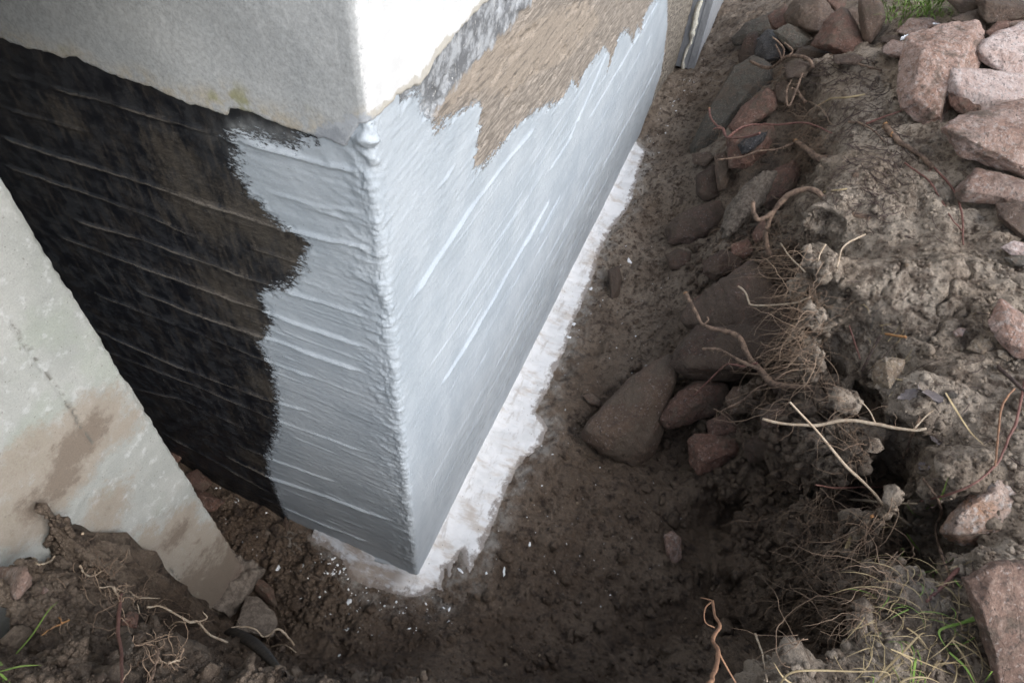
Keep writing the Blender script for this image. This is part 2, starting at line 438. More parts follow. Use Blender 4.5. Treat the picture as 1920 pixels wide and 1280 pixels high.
M = {
    'soil': mat_soil(), 'found': mat_found(), 'plaster': mat_plaster(), 'slab': mat_slab(), 'cove': mat_cove(),
    'pink': mat_rock('pink_granite', (0.420, 0.300, 0.252), (0.310, 0.190, 0.145), (0.50, 0.42, 0.38), .30),
    'pale': mat_rock('pale_granite', (0.54, 0.440, 0.405), (0.44, 0.325, 0.285), (0.60, 0.54, 0.52), .12),
    'red': mat_rock('red_granite', (0.195, 0.104, 0.076), (0.140, 0.076, 0.056), (0.265, 0.165, 0.128), .36),
    'orange_white': mat_rock('orange_granite', (0.47, 0.36, 0.30), (0.42, 0.24, 0.15), (0.60, 0.56, 0.53), .22),
    'rust': mat_rock('rust_granite', (0.235, 0.150, 0.115), (0.165, 0.105, 0.080), (0.36, 0.255, 0.205), .34),
    'brownrock': mat_rock('brown_stone', (0.135, 0.090, 0.064), (0.100, 0.064, 0.046), (0.180, 0.122, 0.090), .42),
    'muddy': mat_rock('muddy_stone', (0.100, 0.064, 0.047), (0.072, 0.046, 0.034), (0.145, 0.076, 0.055), .52, dirtcol=(0.090, 0.066, 0.050)),
    'grey_stone': mat_rock('grey_stone', (0.125, 0.118, 0.098), (0.095, 0.084, 0.068), (0.165, 0.120, 0.090), .35),
    'black_stone': mat_rock('black_wet_stone', (0.022, 0.023, 0.027), (0.016, 0.016, 0.018), (0.05, 0.045, 0.042), .10, rough=.35),
    'tan': mat_rock('tan_stone', (0.36, 0.285, 0.205), (0.29, 0.215, 0.150), (0.43, 0.37, 0.30), .15),
    'clay': mat_plain('clay_lump', (0.10, 0.080, 0.064), (0.17, 0.142, 0.115), 60, .9, .9, .01),
    'lump': mat_plain('broken_concrete', (0.135, 0.110, 0.090), (0.215, 0.180, 0.150), 70, .92, .9, .008),
    'root': mat_plain('root_bark', (0.090, 0.062, 0.046), (0.225, 0.155, 0.112), 34, .8, .6, .004),
    'root_red': mat_plain('red_twig_bark', (0.130, 0.060, 0.050), (0.200, 0.100, 0.080), 60, .6, .4, .003),
    'root_pale': mat_plain('pale_root_skin', (0.36, 0.275, 0.195), (0.47, 0.39, 0.295), 50, .7, .4, .003),
    'root_orange': mat_plain('stripped_wood', (0.46, 0.25, 0.105), (0.33, 0.165, 0.075), 70, .65, .4, .003),
    'root_tan': mat_plain('tan_root_bark', (0.300, 0.165, 0.095), (0.200, 0.110, 0.070), 60, .7, .5, .003),
    'root_dark': mat_plain('dark_twig_bark', (0.050, 0.036, 0.032), (0.095, 0.066, 0.056), 60, .7, .4, .003),
    'hair': mat_plain('fine_root', (0.170, 0.115, 0.080), (0.290, 0.210, 0.150), 8, .85, 0, .001),
    'straw': mat_plain('dry_straw', (0.42, 0.335, 0.195), (0.31, 0.235, 0.130), 30, .7, .2, .002),
    'grass': mat_plain('green_grass', (0.150, 0.260, 0.050), (0.220, 0.320, 0.080), 14, .55, .1, .002),
    'paint': mat_plain('dried_paint', (0.66, 0.68, 0.70), (0.76, 0.77, 0.78), 60, .5, .3, .003),
    'foil': mat_plain('white_foil', (0.80, 0.82, 0.84), (0.70, 0.72, 0.76), 60, .3, .3, .004),
    'rubber': mat_plain('black_strip', (0.022, 0.024, 0.028), (0.075, 0.068, 0.060), 50, .55, .6, .004),
    'leaf': mat_plain('dead_leaf', (0.135, 0.115, 0.115), (0.195, 0.170, 0.165), 60, .6, .5, .003),
    'board': mat_plain('grey_board', (0.27, 0.285, 0.305), (0.34, 0.355, 0.375), 30, .8, .3, .003, (1, 1, .3)),
    'foam': mat_plain('cream_foam', (0.62, 0.60, 0.50), (0.74, 0.73, 0.66), 60, .8, .6, .006),
    'deck': mat_plain('unseen_concrete', (0.36, 0.36, 0.34), (0.45, 0.45, 0.42), 20, .9, .4, .004),
}

# ------------------------------------------------------------------ ground
# control points: (photo x, photo y, height above the footing)
MOUND = [(0,905,.02),(30,915,.03),(60,925,.03),(100,945,.03),(117,985,.03),(40,985,.07),(80,1030,.08),(20,1040,.10),(60,1095,.13),(110,1090,.10),(132,1040,.04),(148,1062,.03),(-40,960,.04),(-40,1080,.14),(90,985,.06),(30,1140,.20),(90,1150,.17),(140,1110,.08)]
CP = [(a_, b_, float(onplane([(a_, b_)], 1, .576)[0, 2]) + c_) for a_, b_, c_ in MOUND] + [(1232,195,.07),(1262,140,-.04),(1298,84,-.12),(1255,215,.04),(1310,125,-.04),(1322,88,.02),(1352,36,.03),(1392,0,.03),(1230,300,.02),(1200,300,.02),(1180,450,0),(1250,420,.03),(1130,600,0),(1220,560,.03),(1080,700,0),
      (1150,720,.02),(1000,850,0),(1080,880,0),(950,1000,0),(1150,950,0),(850,1120,0),(1000,1130,0),(1150,1120,-.01),(1250,1050,0),(1250,930,0),
      (782,1090,-.025),(640,1060,0),(560,1085,0),(450,960,.02),(370,890,.05),(300,815,.10),(250,770,.12),(560,1160,.02),(700,1160,.0),(480,1040,.02),
      (560,1230,.10),(650,1262,.20),(760,1262,.20),(880,1268,.17),(1000,1272,.14),(1130,1268,.10),(1240,1255,.06),(1330,1150,.0),(1330,1050,.0),(1400,1110,.03),
      (1305,275,.10),(1290,450,.12),(1275,600,.12),(1262,700,.10),(1330,850,.06),(1400,960,.06),(1490,1090,.10),(1520,1180,.14),(1440,1200,.08),(1370,1215,.06),
      (1385,220,.32),(1440,330,.48),(1400,400,.36),(1370,560,.30),(1440,600,.42),(1400,700,.34),(1440,790,.34),(1500,880,.36),(1560,980,.40),(1600,1090,.42),(1590,1170,.44),(1400,100,.20),(1440,60,.30),(1420,20,.22),
      (1530,115,.86),(1560,190,.90),(1570,290,.93),(1500,400,.86),(1460,440,.70),(1535,500,.96),(1535,570,.96),(1545,640,.95),(1600,720,.97),(1650,820,.97),(1690,920,.98),(1700,1020,.98),(1695,1110,.98),(1650,1200,.98),(1570,1252,.96),(1480,1256,.96),(1395,1268,.96),
      (1480,640,.62),(1530,720,.66),(1590,820,.66),(1640,930,.68),(1655,1030,.68),(1640,1120,.68),
      (1530,40,.62),(1600,50,.75),(1650,70,.95),(1700,90,1.05),(1750,20,1.12),(1880,15,1.22),(1700,200,1.02),(1800,200,1.08),(1900,300,1.10),(1700,330,.99),(1800,450,1.02),(1900,500,1.05),
      (1640,520,1.0),(1750,600,1.0),(1850,700,1.02),(1700,720,1.0),(1790,880,1.0),(1910,850,1.03),(1800,1040,1.0),(1900,1050,1.03),(1760,1180,1.0),(1880,1220,1.02),(1700,1268,1.0),(1800,1276,1.0),
      (10,1270,.97),(120,1250,.84),(200,1150,.68),(180,1240,.66),(245,1200,.46),(240,1270,.50),(300,1262,.26),(330,1245,.06),(375,1212,-.10),(415,1200,-.14),(445,1180,-.14),(360,1262,.10),(420,1265,.10),(480,1262,.12),(520,1215,.06)]
cpx = np.array([c[:2] for c in CP], float); cpz = np.array([c[2] for c in CP])
dd_ = rays(cpx); tt_ = (cpz - CAM[2]) / dd_[:, 2]
cpw = CAM + tt_[:, None] * dd_
# under and behind the house, unseen bank behind the camera raised for shade, far plateau
EXTRA = [(6.5,-.45,.05),(8,-.5,.2),(8,-1.2,.75),(6,-1.35,.75),(6.5,-2.2,1.2),(9,-2.5,1.3),(4,-3.5,1.2),(2,-3.2,1.1),(0.5,-2.8,1.05),(-1,-2.4,1.0),(-2,-1.5,1.15),(-1.6,-.6,1.35),(-1.25,-.55,1.3),
         (-1.02,-.2,1.42),(-.98,-.75,1.25),(-.78,-1.0,1.05),(-1.3,0,1.5),(-1.15,.42,1.5),(-1.8,.4,1.6),(-2.5,-.3,1.6),(-1.3,-.4,1.45),(-.75,-.16,1.30),(-.70,-.36,1.25),(-.66,-.54,1.18),(-.58,-.74,1.08),(-.80,.06,1.34),(-.90,.25,1.38),(-.56,-.14,.48),(-.46,-.46,.46),(-.30,-.88,.46),(-.66,.14,.55),(-.62,-.15,.85),(-.54,-.46,.82),
         (-.15,.75,.12),(-.15,1.1,.2),(-.12,1.6,.35),(-.12,2.2,.5),(-.45,.60,-.12),(-.3,.62,.0),
         (.5,.3,0),(2,.3,0),(4,.3,.02),(.3,1.5,0),(3,2,0),(6,.5,.05),(8,2,.1),(4,4,.1),(-2,3,1.1),(-2,5,1.1),(-5,0,1.1),(-5,-5,1.1),(3,-6,1.2),(10,-6,1.3),(12,-3,1.3)]
for p_ in ((172,1072),(205,1098),(245,1108),(275,1130),(300,1150),(330,1170),(350,1200),(380,1180),(410,1150),(425,1190)):
    q_ = onplane([p_], 1, .50)[0]
    EXTRA.append((q_[0], q_[1], max(q_[2] - .16, -.22)))
ex = np.array(EXTRA, float)
CX = np.concatenate([cpw[:, 0], ex[:, 0]]); CY = np.concatenate([cpw[:, 1], ex[:, 1]]); CZ = np.concatenate([cpz, ex[:, 2]])
EPS = .03
def _ker(x, y):
    return np.sqrt((x[..., None] - CX) ** 2 + (y[..., None] - CY) ** 2 + EPS ** 2)
A_ = _ker(CX, CY); n_ = len(CX)
KK = np.zeros((n_ + 1, n_ + 1)); KK[:n_, :n_] = A_ - np.eye(n_) * .004; KK[n_, :n_] = 1; KK[:n_, n_] = 1
wts = np.linalg.solve(KK, np.concatenate([CZ, [0]]))
def base_h(x, y):
    r = np.hypot(x - 1.5, y + .5)
    far = sstep(6, 11, r)
    x2 = np.clip(x, -5, 12); y2 = np.clip(y, -6, 5)
    out = np.empty(x.shape)
    xf, yf, of = x2.ravel(), y2.ravel(), out.ravel()
    for i in range(0, len(xf), 40000):
        of[i:i + 40000] = _ker(xf[i:i + 40000], yf[i:i + 40000]) @ wts[:-1] + wts[-1]
    return of.reshape(x.shape) * (1 - far) + 1.1 * far

def axis(segs):
    out = [segs[0][0]]
    for a, b, h0, h1 in segs:
        p = a; L = b - a
        while p < b - 1e-9:
            h = h0 + (h1 - h0) * ((p - a) / L)
            p += max(h, 1e-4)
            out.append(min(p, b))
    return np.array(sorted(set(np.round(out, 5))))
gx = axis([(-60, -6, 12, 2), (-6, -1.6, .6, .06), (-1.6, -.95, .05, .008), (-.95, 1.9, .0070, .0078), (1.9, 4.2, .008, .016), (4.2, 8.5, .016, .06), (8.5, 16, .1, 1.5), (16, 90, 2, 14)])
gy = axis([(-70, -6, 12, 2), (-6, -3.4, .4, .04), (-3.4, -1.9, .03, .009), (-1.9, .62, .0072, .0062), (.62, 1.3, .0065, .02), (1.3, 4, .03, .4), (4, 60, .6, 10)])
GX, GY = np.meshgrid(gx, gy, indexing='ij')
B = base_h(GX, GY)

COVE_PX = [(1196,262),(1213,283),(1202,310),(1192,350),(1178,388),(1158,410),(1142,432),(1122,480),(1112,520),(1098,545),(1090,572),(1075,602),(1064,640),(1056,665),(1040,690),(1030,722),(1013,750),(1008,768),(1022,782),(1026,800),(1016,830),(992,852),(967,880),(947,918),(940,937),(926,975),(916,1000),(906,1025),(893,1045),(880,1072),(871,1050),(864,1030),(850,1052),(842,1078),(836,1060),(828,1085),(832,1104),(815,1098),(790,1113),(760,1112),(722,1105),(690,1094),(656,1086),(650,1070),(640,1048),(615,1030),(585,1012),(545,985)]
cv = onplane(COVE_PX, 2, .012)[:, :2]
COVE = np.vstack([cv, [[.06, .44], [.06, .06], [cv[0, 0], .06]]])
near = (GX > -.6) & (GX < 4) & (GY > -.9) & (GY < .7)
cs = np.full(GX.shape, -9.0); cs[near] = sdf_poly(GX[near], GY[near], COVE)

# slope of the base
dzx = np.gradient(B, gx, axis=0); dzy = np.gradient(B, gy, axis=1)
slope = np.hypot(dzx, dzy)
core = (GX > -2.2) & (GX < 8) & (GY > -3.6) & (GY < 1.8)
ci = np.where(core)
x, y, b = GX[ci], GY[ci], B[ci]
topm = sstep(.62, .92, b)
gapm = sstep(.1, .3, y) * (x < 0.05) * (1 - topm)
farm = 1 - sstep(3.0, 6.0, x)
facem = sstep(.8, 2.2, slope[ci])
d = .030 * fbm(x * 3.2, y * 3.2, oct=3, seed=3) * (.35 + .65 * np.maximum(topm, facem))
d += .020 * fbm(x * 11, y * 11, oct=4, seed=9) * (.9 + .4 * topm) + .008 * np.abs(fbm(x * 19, y * 19, oct=3, seed=19)) * (1 - topm)
d += .0062 * fbm(x * 40, y * 40, oct=3, seed=21, gain=.7)
# crumbs and clods: rounded cells of uneven height
for sc, amp, sd in ((13, .020, 31), (30, .010, 41), (62, .0052, 51)):
    wx = x + .012 * vnoise(x * 30, y * 30, seed=sd + 3); wy = y + .012 * vnoise(x * 30 + 9, y * 30, seed=sd + 4)
    f1, f2, idd = worley(wx * sc, wy * sc, sd)
    dome = np.clip(1 - f1 * f1 * 1.6, 0, 1) * (idd ** 1.6)
    pat = sstep(-.25, .45, fbm(x * 5, y * 5, oct=2, seed=sd + 7))
    d += amp * dome * (np.maximum(np.maximum(topm * .75, facem), gapm) + .42) * (.25 + .75 * pat) * farm
# shrinkage cracks in the loam
f1, f2, idd = worley(x * 4.2 + .3 * vnoise(x * 9, y * 9, seed=5), y * 4.2 + .3 * vnoise(x * 9 + 5, y * 9, seed=6), 77)
crk = 1 - sstep(.0, .045, f2 - f1)
d -= .040 * crk * sstep(.30, .62, fbm(x * 1.7, y * 1.7, oct=2, seed=61)) * np.maximum(topm, gapm * .5) * (1 - facem)
# trodden ruts and dents of the trench floor
f1, f2, idd = worley(x * 6, y * 6 + .4 * vnoise(x * 4, y * 4, seed=2), 88)
d -= .034 * np.clip(1 - f1 * 2.0, 0, 1) * (idd > .45) * (1 - topm) * (1 - facem)
covem = 1 - sstep(-.06, .0, cs[ci])
d *= .12 + .88 * covem
Z = B.copy(); Z[ci] += d
# the edge of the bank overhangs: the face is hollowed back under the sod
w_ = np.sin(np.pi * np.clip((B - .10) / .86, 0, 1)) ** 1.2
reg = sstep(-1.6, -.6, -GY * 1.0 - .0) * 0 + ((GX > -.3) & (GX < 3.2) & (GY < -.75)).astype(float)
U = .15 * w_ * reg * sstep(.7, 1.6, slope)
gl = np.maximum(slope, 1e-3)
FM = sstep(.9, 2.0, slope) * core
fi = np.where(FM > .01)
fx_, fy_, fz_ = GX[fi], GY[fi], Z[fi]
al = fx_ * .75 - fy_ * .65
fd = .055 * fbm(fx_ * 5, fy_ * 5, fz_ * 5, oct=3, seed=931) + .030 * fbm(fx_ * 15, fy_ * 15, fz_ * 15, oct=4, seed=941, gain=.65)
for sc, amp, sd in ((9, .050, 951), (20, .026, 961)):
    f1, f2, idd = worley(al * sc + .3 * vnoise(al * 20, fz_ * 20, seed=sd), fz_ * sc, sd)
    fd = fd + amp * np.clip(1 - f1 * f1 * 1.6, 0, 1) * idd
UU = U.copy(); UU[fi] -= fd * FM[fi]
U = UU
VX = GX + U * dzx / gl; VY = GY + U * dzy / gl

def terrain(px_, py_):
    i = np.clip(np.searchsorted(gx, px_) - 1, 0, len(gx) - 2); j = np.clip(np.searchsorted(gy, py_) - 1, 0, len(gy) - 2)
    fx = np.clip((px_ - gx[i]) / (gx[i + 1] - gx[i]), 0, 1); fy = np.clip((py_ - gy[j]) / (gy[j + 1] - gy[j]), 0, 1)
    return (Z[i, j] * (1 - fx) + Z[i + 1, j] * fx) * (1 - fy) + (Z[i, j + 1] * (1 - fx) + Z[i + 1, j + 1] * fx) * fy

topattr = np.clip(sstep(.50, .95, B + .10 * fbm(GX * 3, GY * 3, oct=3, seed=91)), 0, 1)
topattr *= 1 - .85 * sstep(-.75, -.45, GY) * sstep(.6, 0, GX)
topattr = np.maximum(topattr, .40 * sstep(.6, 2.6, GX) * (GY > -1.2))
smear = np.clip(1 - sstep(0.0, .13, -cs), 0, 1) * (cs < .02)
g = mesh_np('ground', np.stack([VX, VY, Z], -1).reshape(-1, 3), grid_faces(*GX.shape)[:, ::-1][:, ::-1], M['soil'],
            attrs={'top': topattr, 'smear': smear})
tag(g, kind='structure')
g['label'] = 'brown excavated earth of the trench and its crumbling bank'
bpy.context.view_layer.update()
DG = bpy.context.evaluated_depsgraph_get()
GE = g.evaluated_get(DG)
def hit(px, h=0.0):
    """first ground point along each pixel's ray, drawn back along the ray until it lies h higher"""
    D = rays(px); out = []
    h = np.broadcast_to(np.asarray(h, float), (len(D),))
    for dv, hh in zip(D, h):
        ok, loc, nn_, ii_ = GE.ray_cast(Vector(CAM), Vector(dv))
        P = np.array(loc) if ok else CAM + dv * 6
        out.append(P + dv * (hh / min(dv[2], -.15)))
    return np.array(out)


# ------------------------------------------------------------------ the house corner
house = empty('house')
tag(house, 'corner of a house with half painted concrete foundation and rough plaster above', 'house')
RC = .014; LC = RC * math.pi / 4
def wrap(s):
    """corner-wrapped wall line: s<0 runs up the left wall (+y), s>0 along the right wall (+x)"""
    ang = np.clip((s + LC) / (2 * LC), 0, 1) * math.pi / 2
    nx, ny = -np.cos(ang), -np.sin(ang)
    X = np.where(s < -LC, 0, np.where(s > LC, RC + (s - LC), RC + RC * nx))
    Y = np.where(s > LC, 0, np.where(s < -LC, RC + (-s - LC), RC + RC * ny))
    return X, Y, nx, ny
def LW(px):        # photo point on the left wall -> (s, z)
    P = onplane(px, 0, 0.0); return np.stack([-P[:, 1], P[:, 2]], 1)
def RW(px):
    P = onplane(px, 1, 0.0); return np.stack([P[:, 0], P[:, 2]], 1)

PL_L = LW([(0,70),(30,82),(60,93),(95,100),(112,106),(128,113),(142,110),(155,109),(172,121),(200,135),(240,150),(280,163),(300,170),(330,183),(360,196),(400,207),(425,217),(433,222),(436,206),(450,205),(470,215),(500,224),(540,240),(580,253),(600,259),(630,269),(655,279)])
PL_R = RW([(715,213),(733,200),(738,187),(745,182),(765,167),(781,162),(793,146),(806,118),(830,92),(852,64),(880,36),(918,0)])
ps = np.concatenate([[-9, -1.6], PL_L[:, 0], [-.012, .0, .012], PL_R[:, 0], [PL_R[-1, 0] + .5, 14]])
pz = np.concatenate([[2.0, PL_L[0, 1]], PL_L[:, 1], [1.985, 1.985, 1.99], PL_R[:, 1], [PL_R[-4:, 1].mean(), PL_R[-4:, 1].mean()]])
o_ = np.argsort(ps); ps, pz = ps[o_], pz[o_]
def plaster_edge(s): return np.interp(s, ps, pz)

sL = -axis([(0, .03, .0016, .0022), (.03, 1.05, .0044, .0060), (1.05, 2.6, .02, .2)])[::-1]
sR = axis([(0, .03, .0016, .0022), (.03, 1.2, .0050, .0075), (1.2, 3.2, .0075, .020), (3.2, 6.8, .02, .08), (6.8, 9.5, .3, .6)])
S = np.concatenate([sL, sR[1:]])
ZZ = axis([(-.35, -.04, .05, .02), (-.04, 2.12, .0036, .0038), (2.12, 2.4, .02, .05)])
SS, ZG = np.meshgrid(S, ZZ, indexing='ij')
X0, Y0, NX, NY = wrap(SS)
disp = np.zeros(SS.shape); finm = np.zeros(SS.shape)
lm = SS < 0

COAT_L = [(697,208),(676,236),(656,277),(640,274),(600,262),(568,258),(556,270),(530,268),(505,262),(470,252),(440,247),(430,256),(446,268),(450,285),(444,300),(450,322),(455,335),(468,345),(470,368),(495,380),(503,400),(520,410),(530,420),(548,430),(565,440),(582,455),(578,470),(565,485),(572,500),(556,520),(548,535),(515,540),(490,550),(500,575),(515,600),(505,620),(490,640),(500,665),(515,690),(520,730),(522,770),(525,800),(512,830),(503,860),(508,890),(520,920),(530,950),(548,985),(560,1010)]
cl = LW(COAT_L); COATL = np.vstack([cl, [[cl[-1, 0], -.3], [.12, -.3], [.12, 2.05]]])
COAT_R = [(712,200),(745,195),(768,172),(785,182),(792,205),(802,222),(816,236),(827,231),(836,218),(860,210),(885,195),(897,189),(901,205),(896,240),(893,270),(886,308),(890,318),(905,305),(930,280),(960,240),(1000,206),(1030,196),(1046,190),(1060,170),(1070,148),(1080,162),(1090,140),(1108,112),(1122,96),(1130,88),(1141,100),(1136,132),(1150,95),(1158,70),(1166,58),(1176,60),(1185,78),(1192,50),(1200,58),(1206,30),(1216,10),(1226,-2),(1250,-6),(1250,50),(1244,100),(1238,140),(1229,165),(1222,190),(1206,232),(1196,262)]
cr = RW(COAT_R); COATR = np.vstack([[[-.12, 2.06]], cr, [[cr[-1, 0], -.3], [-.12, -.3]]])
csd = np.where(SS < .10, sdf_poly(SS, ZG, COATL), -9.0)
csr = np.where(SS > -.10, sdf_poly(SS, ZG, COATR), -9.0)
coat = np.maximum(csd, csr)
# board joints: fins of cement left between the shuttering boards
LFIN = [([(84,158),(176,184),(330,228),(422,253)],.006),([(0,132),(84,158)],.004),([(0,198),(88,224),(180,252)],.004),([(0,255),(73,279),(235,330),(500,415),(610,444),(715,470)],.010),
        ([(0,305),(195,371),(294,408),(386,452)],.006),([(99,435),(191,470),(316,514),(510,584),(700,653)],.008),([(132,407),(294,455),(488,525),(705,596)],.007),([(448,455),(520,478),(588,500)],.004),
        ([(242,536),(404,598),(507,631),(694,698)],.009),([(158,536),(206,558),(330,606),(459,657),(600,708)],.005),([(158,606),(330,683),(496,745),(588,771)],.007),([(191,653),(367,720),(529,789),(700,850)],.006),
        ([(220,719),(349,749),(470,808)],.005),([(419,850),(514,894),(624,931),(740,975)],.009),([(440,830),(520,862),(640,905)],.006),([(480,926),(591,974),(700,1017)],.007),([(541,975),(600,1000),(657,1024),(740,1058)],.016),
        ([(445,262),(530,282),(620,308),(700,322)],.008),([(500,358),(600,385),(705,402)],.004),([(270,790),(420,872),(540,940)],.006)]
RFIN = [([(762,569),(815,486),(872,400),(950,298),(1000,238)],.009),([(820,728),(838,700),(898,600),(997,429),(1030,372)],.010),([(1022,327),(1062,266),(1140,88)],.007),([(1100,226),(1139,160),(1234,0)],.006),
        ([(1003,450),(1030,400),(1052,360)],.005),([(1126,316),(1207,171),(1249,90)],.006),([(1095,410),(1140,330)],.005),([(808,366),(855,303)],.005),([(1028,220),(1066,160)],.005),([(1086,440),(1110,395)],.004),
        ([(800,690),(870,590),(930,500)],.003),([(865,640),(912,560)],.003)]
def fin(pts, amp, seed, width=.0042):
    pts = np.asarray(pts)
    lo = pts.min(0) - .05; hi = pts.max(0) + .05
    i0, i1 = np.searchsorted(S, (lo[0], hi[0])); j0, j1 = np.searchsorted(ZZ, (lo[1], hi[1]))
    if i1 <= i0 or j1 <= j0: return
    s_, z_ = SS[i0:i1, j0:j1], ZG[i0:i1, j0:j1]
    zz = z_ + .0022 * vnoise(s_ * 16, s_ * 0 + seed, seed=seed) + .0012 * vnoise(s_ * 90, s_ * 0, seed=seed + 1)
    d_, t_, L_ = dist_polyline(s_, zz, pts)
    am = amp * (.72 + .28 * vnoise(t_ * 12, t_ * 0 + 3, seed=seed + 2)) * np.clip(sstep(0, .06, t_) * (1 - sstep(L_ - .06, L_, t_)) + .02, 0, 1)
    disp[i0:i1, j0:j1] += 1.2 * am * np.exp(-(d_ / width) ** 2)
    finm[i0:i1, j0:j1] = np.maximum(finm[i0:i1, j0:j1], am / .008 * np.exp(-(d_ / (width * .75)) ** 2))
k = 100
for pts, amp in LFIN: fin(LW(pts), amp, k); k += 5
for pts, amp in RFIN: fin(RW(pts), amp, k, .0050); k += 5
for i in range(85):           # short thin fins and drips of the board pattern
    z0 = rng.uniform(.05, 1.9); s0 = rng.uniform(.08, 3.0); L = rng.uniform(.05, .55)
    fin([(s0, z0), (s0 + L, z0 + rng.uniform(-.008, .008))], rng.uniform(.0014, .0042), k, rng.uniform(.0022, .0036)); k += 5
for i in range(26):
    z0 = rng.uniform(.08, 1.75); s0 = rng.uniform(.15, 2.2); L = rng.uniform(.7, 2.2)
    fin([(s0, z0), (s0 + L / 2, z0 + rng.uniform(-.006, .006)), (s0 + L, z0)], rng.uniform(.0018, .0036), k, rng.uniform(.0022, .0034)); k += 5
for i in range(60):
    z0 = rng.uniform(.02, 1.9); s0 = -rng.uniform(.03, .8); L = rng.uniform(.04, .3)
    fin([(s0, z0), (s0 + L, z0 + rng.uniform(-.008, .008))], rng.uniform(.0012, .003), k, rng.uniform(.0026, .004)); k += 5
# each board stands a little differently
for zb, seed in zip(np.arange(.0, 2.0, .115), range(40)):
    wz = zb + .012 * vnoise(SS * 1.3, SS * 0 + seed, seed=300 + seed)
    disp += .0016 * (vnoise(np.array([seed * 1.7]), np.array([.5]), seed=7)[0]) * sstep(0, .006, ZG - wz)
disp -= disp[:, :1] * 0
disp += .0005 * fbm(SS * 7, ZG * 60, oct=3, seed=401) + .0005 * fbm(SS * 60, ZG * 130, oct=3, seed=402, gain=.6)
cm = sstep(-.004, .006, coat + .03 * vnoise(SS * 40, ZG * 90, seed=77))
lip = np.exp(-((coat - .010 + .02 * vnoise(SS * 40, ZG * 90, seed=77)) / .006) ** 2)
disp += .0022 * lip * np.clip(.3 + vnoise(SS * 30, ZG * 45, seed=78), 0, 1)
disp += cm * (.0016 + .0008 * np.clip(fbm(SS * 22, ZG * 190, oct=3, seed=403, gain=.6), 0, 1))
# thick daubs of coating along the arris
wob_c = .007 * vnoise(ZG * 9, SS * 0 + .5, seed=411) + .005 * vnoise(ZG * 31, SS * 0 + .5, seed=412)
cornr = np.exp(-((SS + .004 + wob_c) / .017) ** 2)
nc = fbm(X0 * 38 + 1.7, Y0 * 38, ZG * 24, oct=5, seed=404, gain=.72)
disp += cm * cornr * (.0035 * vnoise(ZG * 12, SS * 0 + 2.5, seed=413) + .0062 * np.clip(nc, -.35, .9))
cor2 = np.exp(-((SS + .035) / .06) ** 2)
disp += cm * cor2 * (.0030 * np.clip(fbm(SS * 30 + ZG * 14, ZG * 70, oct=4, seed=405, gain=.65), -.3, 1) + .0020 * np.clip(fbm(SS * 60, ZG * 60, oct=4, seed=415, gain=.7), -.2, 1))
lump = [((692,248),.015,.007),((698,266),.016,.007),((694,292),.011,.005),((702,306),.010,.005),((684,262),.022,.004)]
for p_, rad, am in lump:
    q = LW([p_])[0]
    wob = 1 + .5 * fbm(SS * 50, ZG * 50, oct=2, seed=501)
    rr = np.hypot((SS - min(q[0], 0.0)) * .8 + .008 * vnoise(SS * 70, ZG * 70, seed=503), ZG - q[1] + .006 * vnoise(SS * 50, ZG * 50, seed=504)) / (rad * wob)
    disp += am * sstep(1.15, .3, rr)
# patchy spalls in the bare concrete above the coating
bare = (1 - cm) * (SS > 0)
disp -= bare * .006 * sstep(.25, .7, fbm(SS * 16, ZG * 26, oct=4, seed=406))
V = np.stack([X0 + NX * disp, Y0 + NY * disp, ZG], -1)
br_px = [((500,430),.10),((560,480),.09),((440,560),.12),((480,610),.08),((500,725),.07),((480,860),.06),((130,225),.05),((370,380),.12),((330,300),.08),((470,400),.10)]
brown = np.zeros(SS.shape)
for p_, rad in br_px:
    q = LW([p_])[0]; brown = np.maximum(brown, .85 * np.exp(-((SS - q[0]) / (rad * 1.25)) ** 2 - ((ZG - q[1]) / (rad * 1.4)) ** 2))
brown = np.maximum(brown, .45 * sstep(-.62, -.30, SS) * sstep(.25, .6, ZG) * sstep(1.9, 1.6, ZG))
pat = LW([(425,215),(440,222),(470,215),(540,240),(575,255),(560,275),(525,270),(470,254),(440,250),(420,240)])
patch = sstep(-.01, .03, sdf_poly(SS, ZG, pat)) * lm
patch = np.maximum(patch, .35 * np.exp(-((SS + .22) / .10) ** 2 - ((ZG - 1.86) / .05) ** 2) * lm)
below = plaster_edge(SS) - ZG
oldp = (1 - sstep(.05, .17, below)) * (SS > 0)
tpoly = RW([(790,170),(830,110),(900,80),(1000,30),(1100,-10),(1130,40),(1060,120),(1000,150),(950,190),(900,180),(860,200),(815,240),(795,215)])
tan = sstep(-.03, .05, sdf_poly(SS, ZG, tpoly)) * (SS > 0)
grime = sstep(-.05, .12, SS - np.interp(ZG, *zip(*sorted([(q[1], q[0]) for q in RW([(1250,-6),(1244,100),(1229,165),(1206,232)])])))) * (SS > 1)
thin = sstep(.75, .35, ZG) * sstep(.1, .5, SS) * .8
mesh_np('foundation', V.reshape(-1, 3), grid_faces(*SS.shape), M['found'], house,
        {'coat': coat, 'left': lm.astype(float), 'brown': brown, 'oldpaint': oldp, 'patch': patch, 'grime': grime, 'tan': tan, 'thin': thin, 'fin': np.clip(finm, 0, 1)})

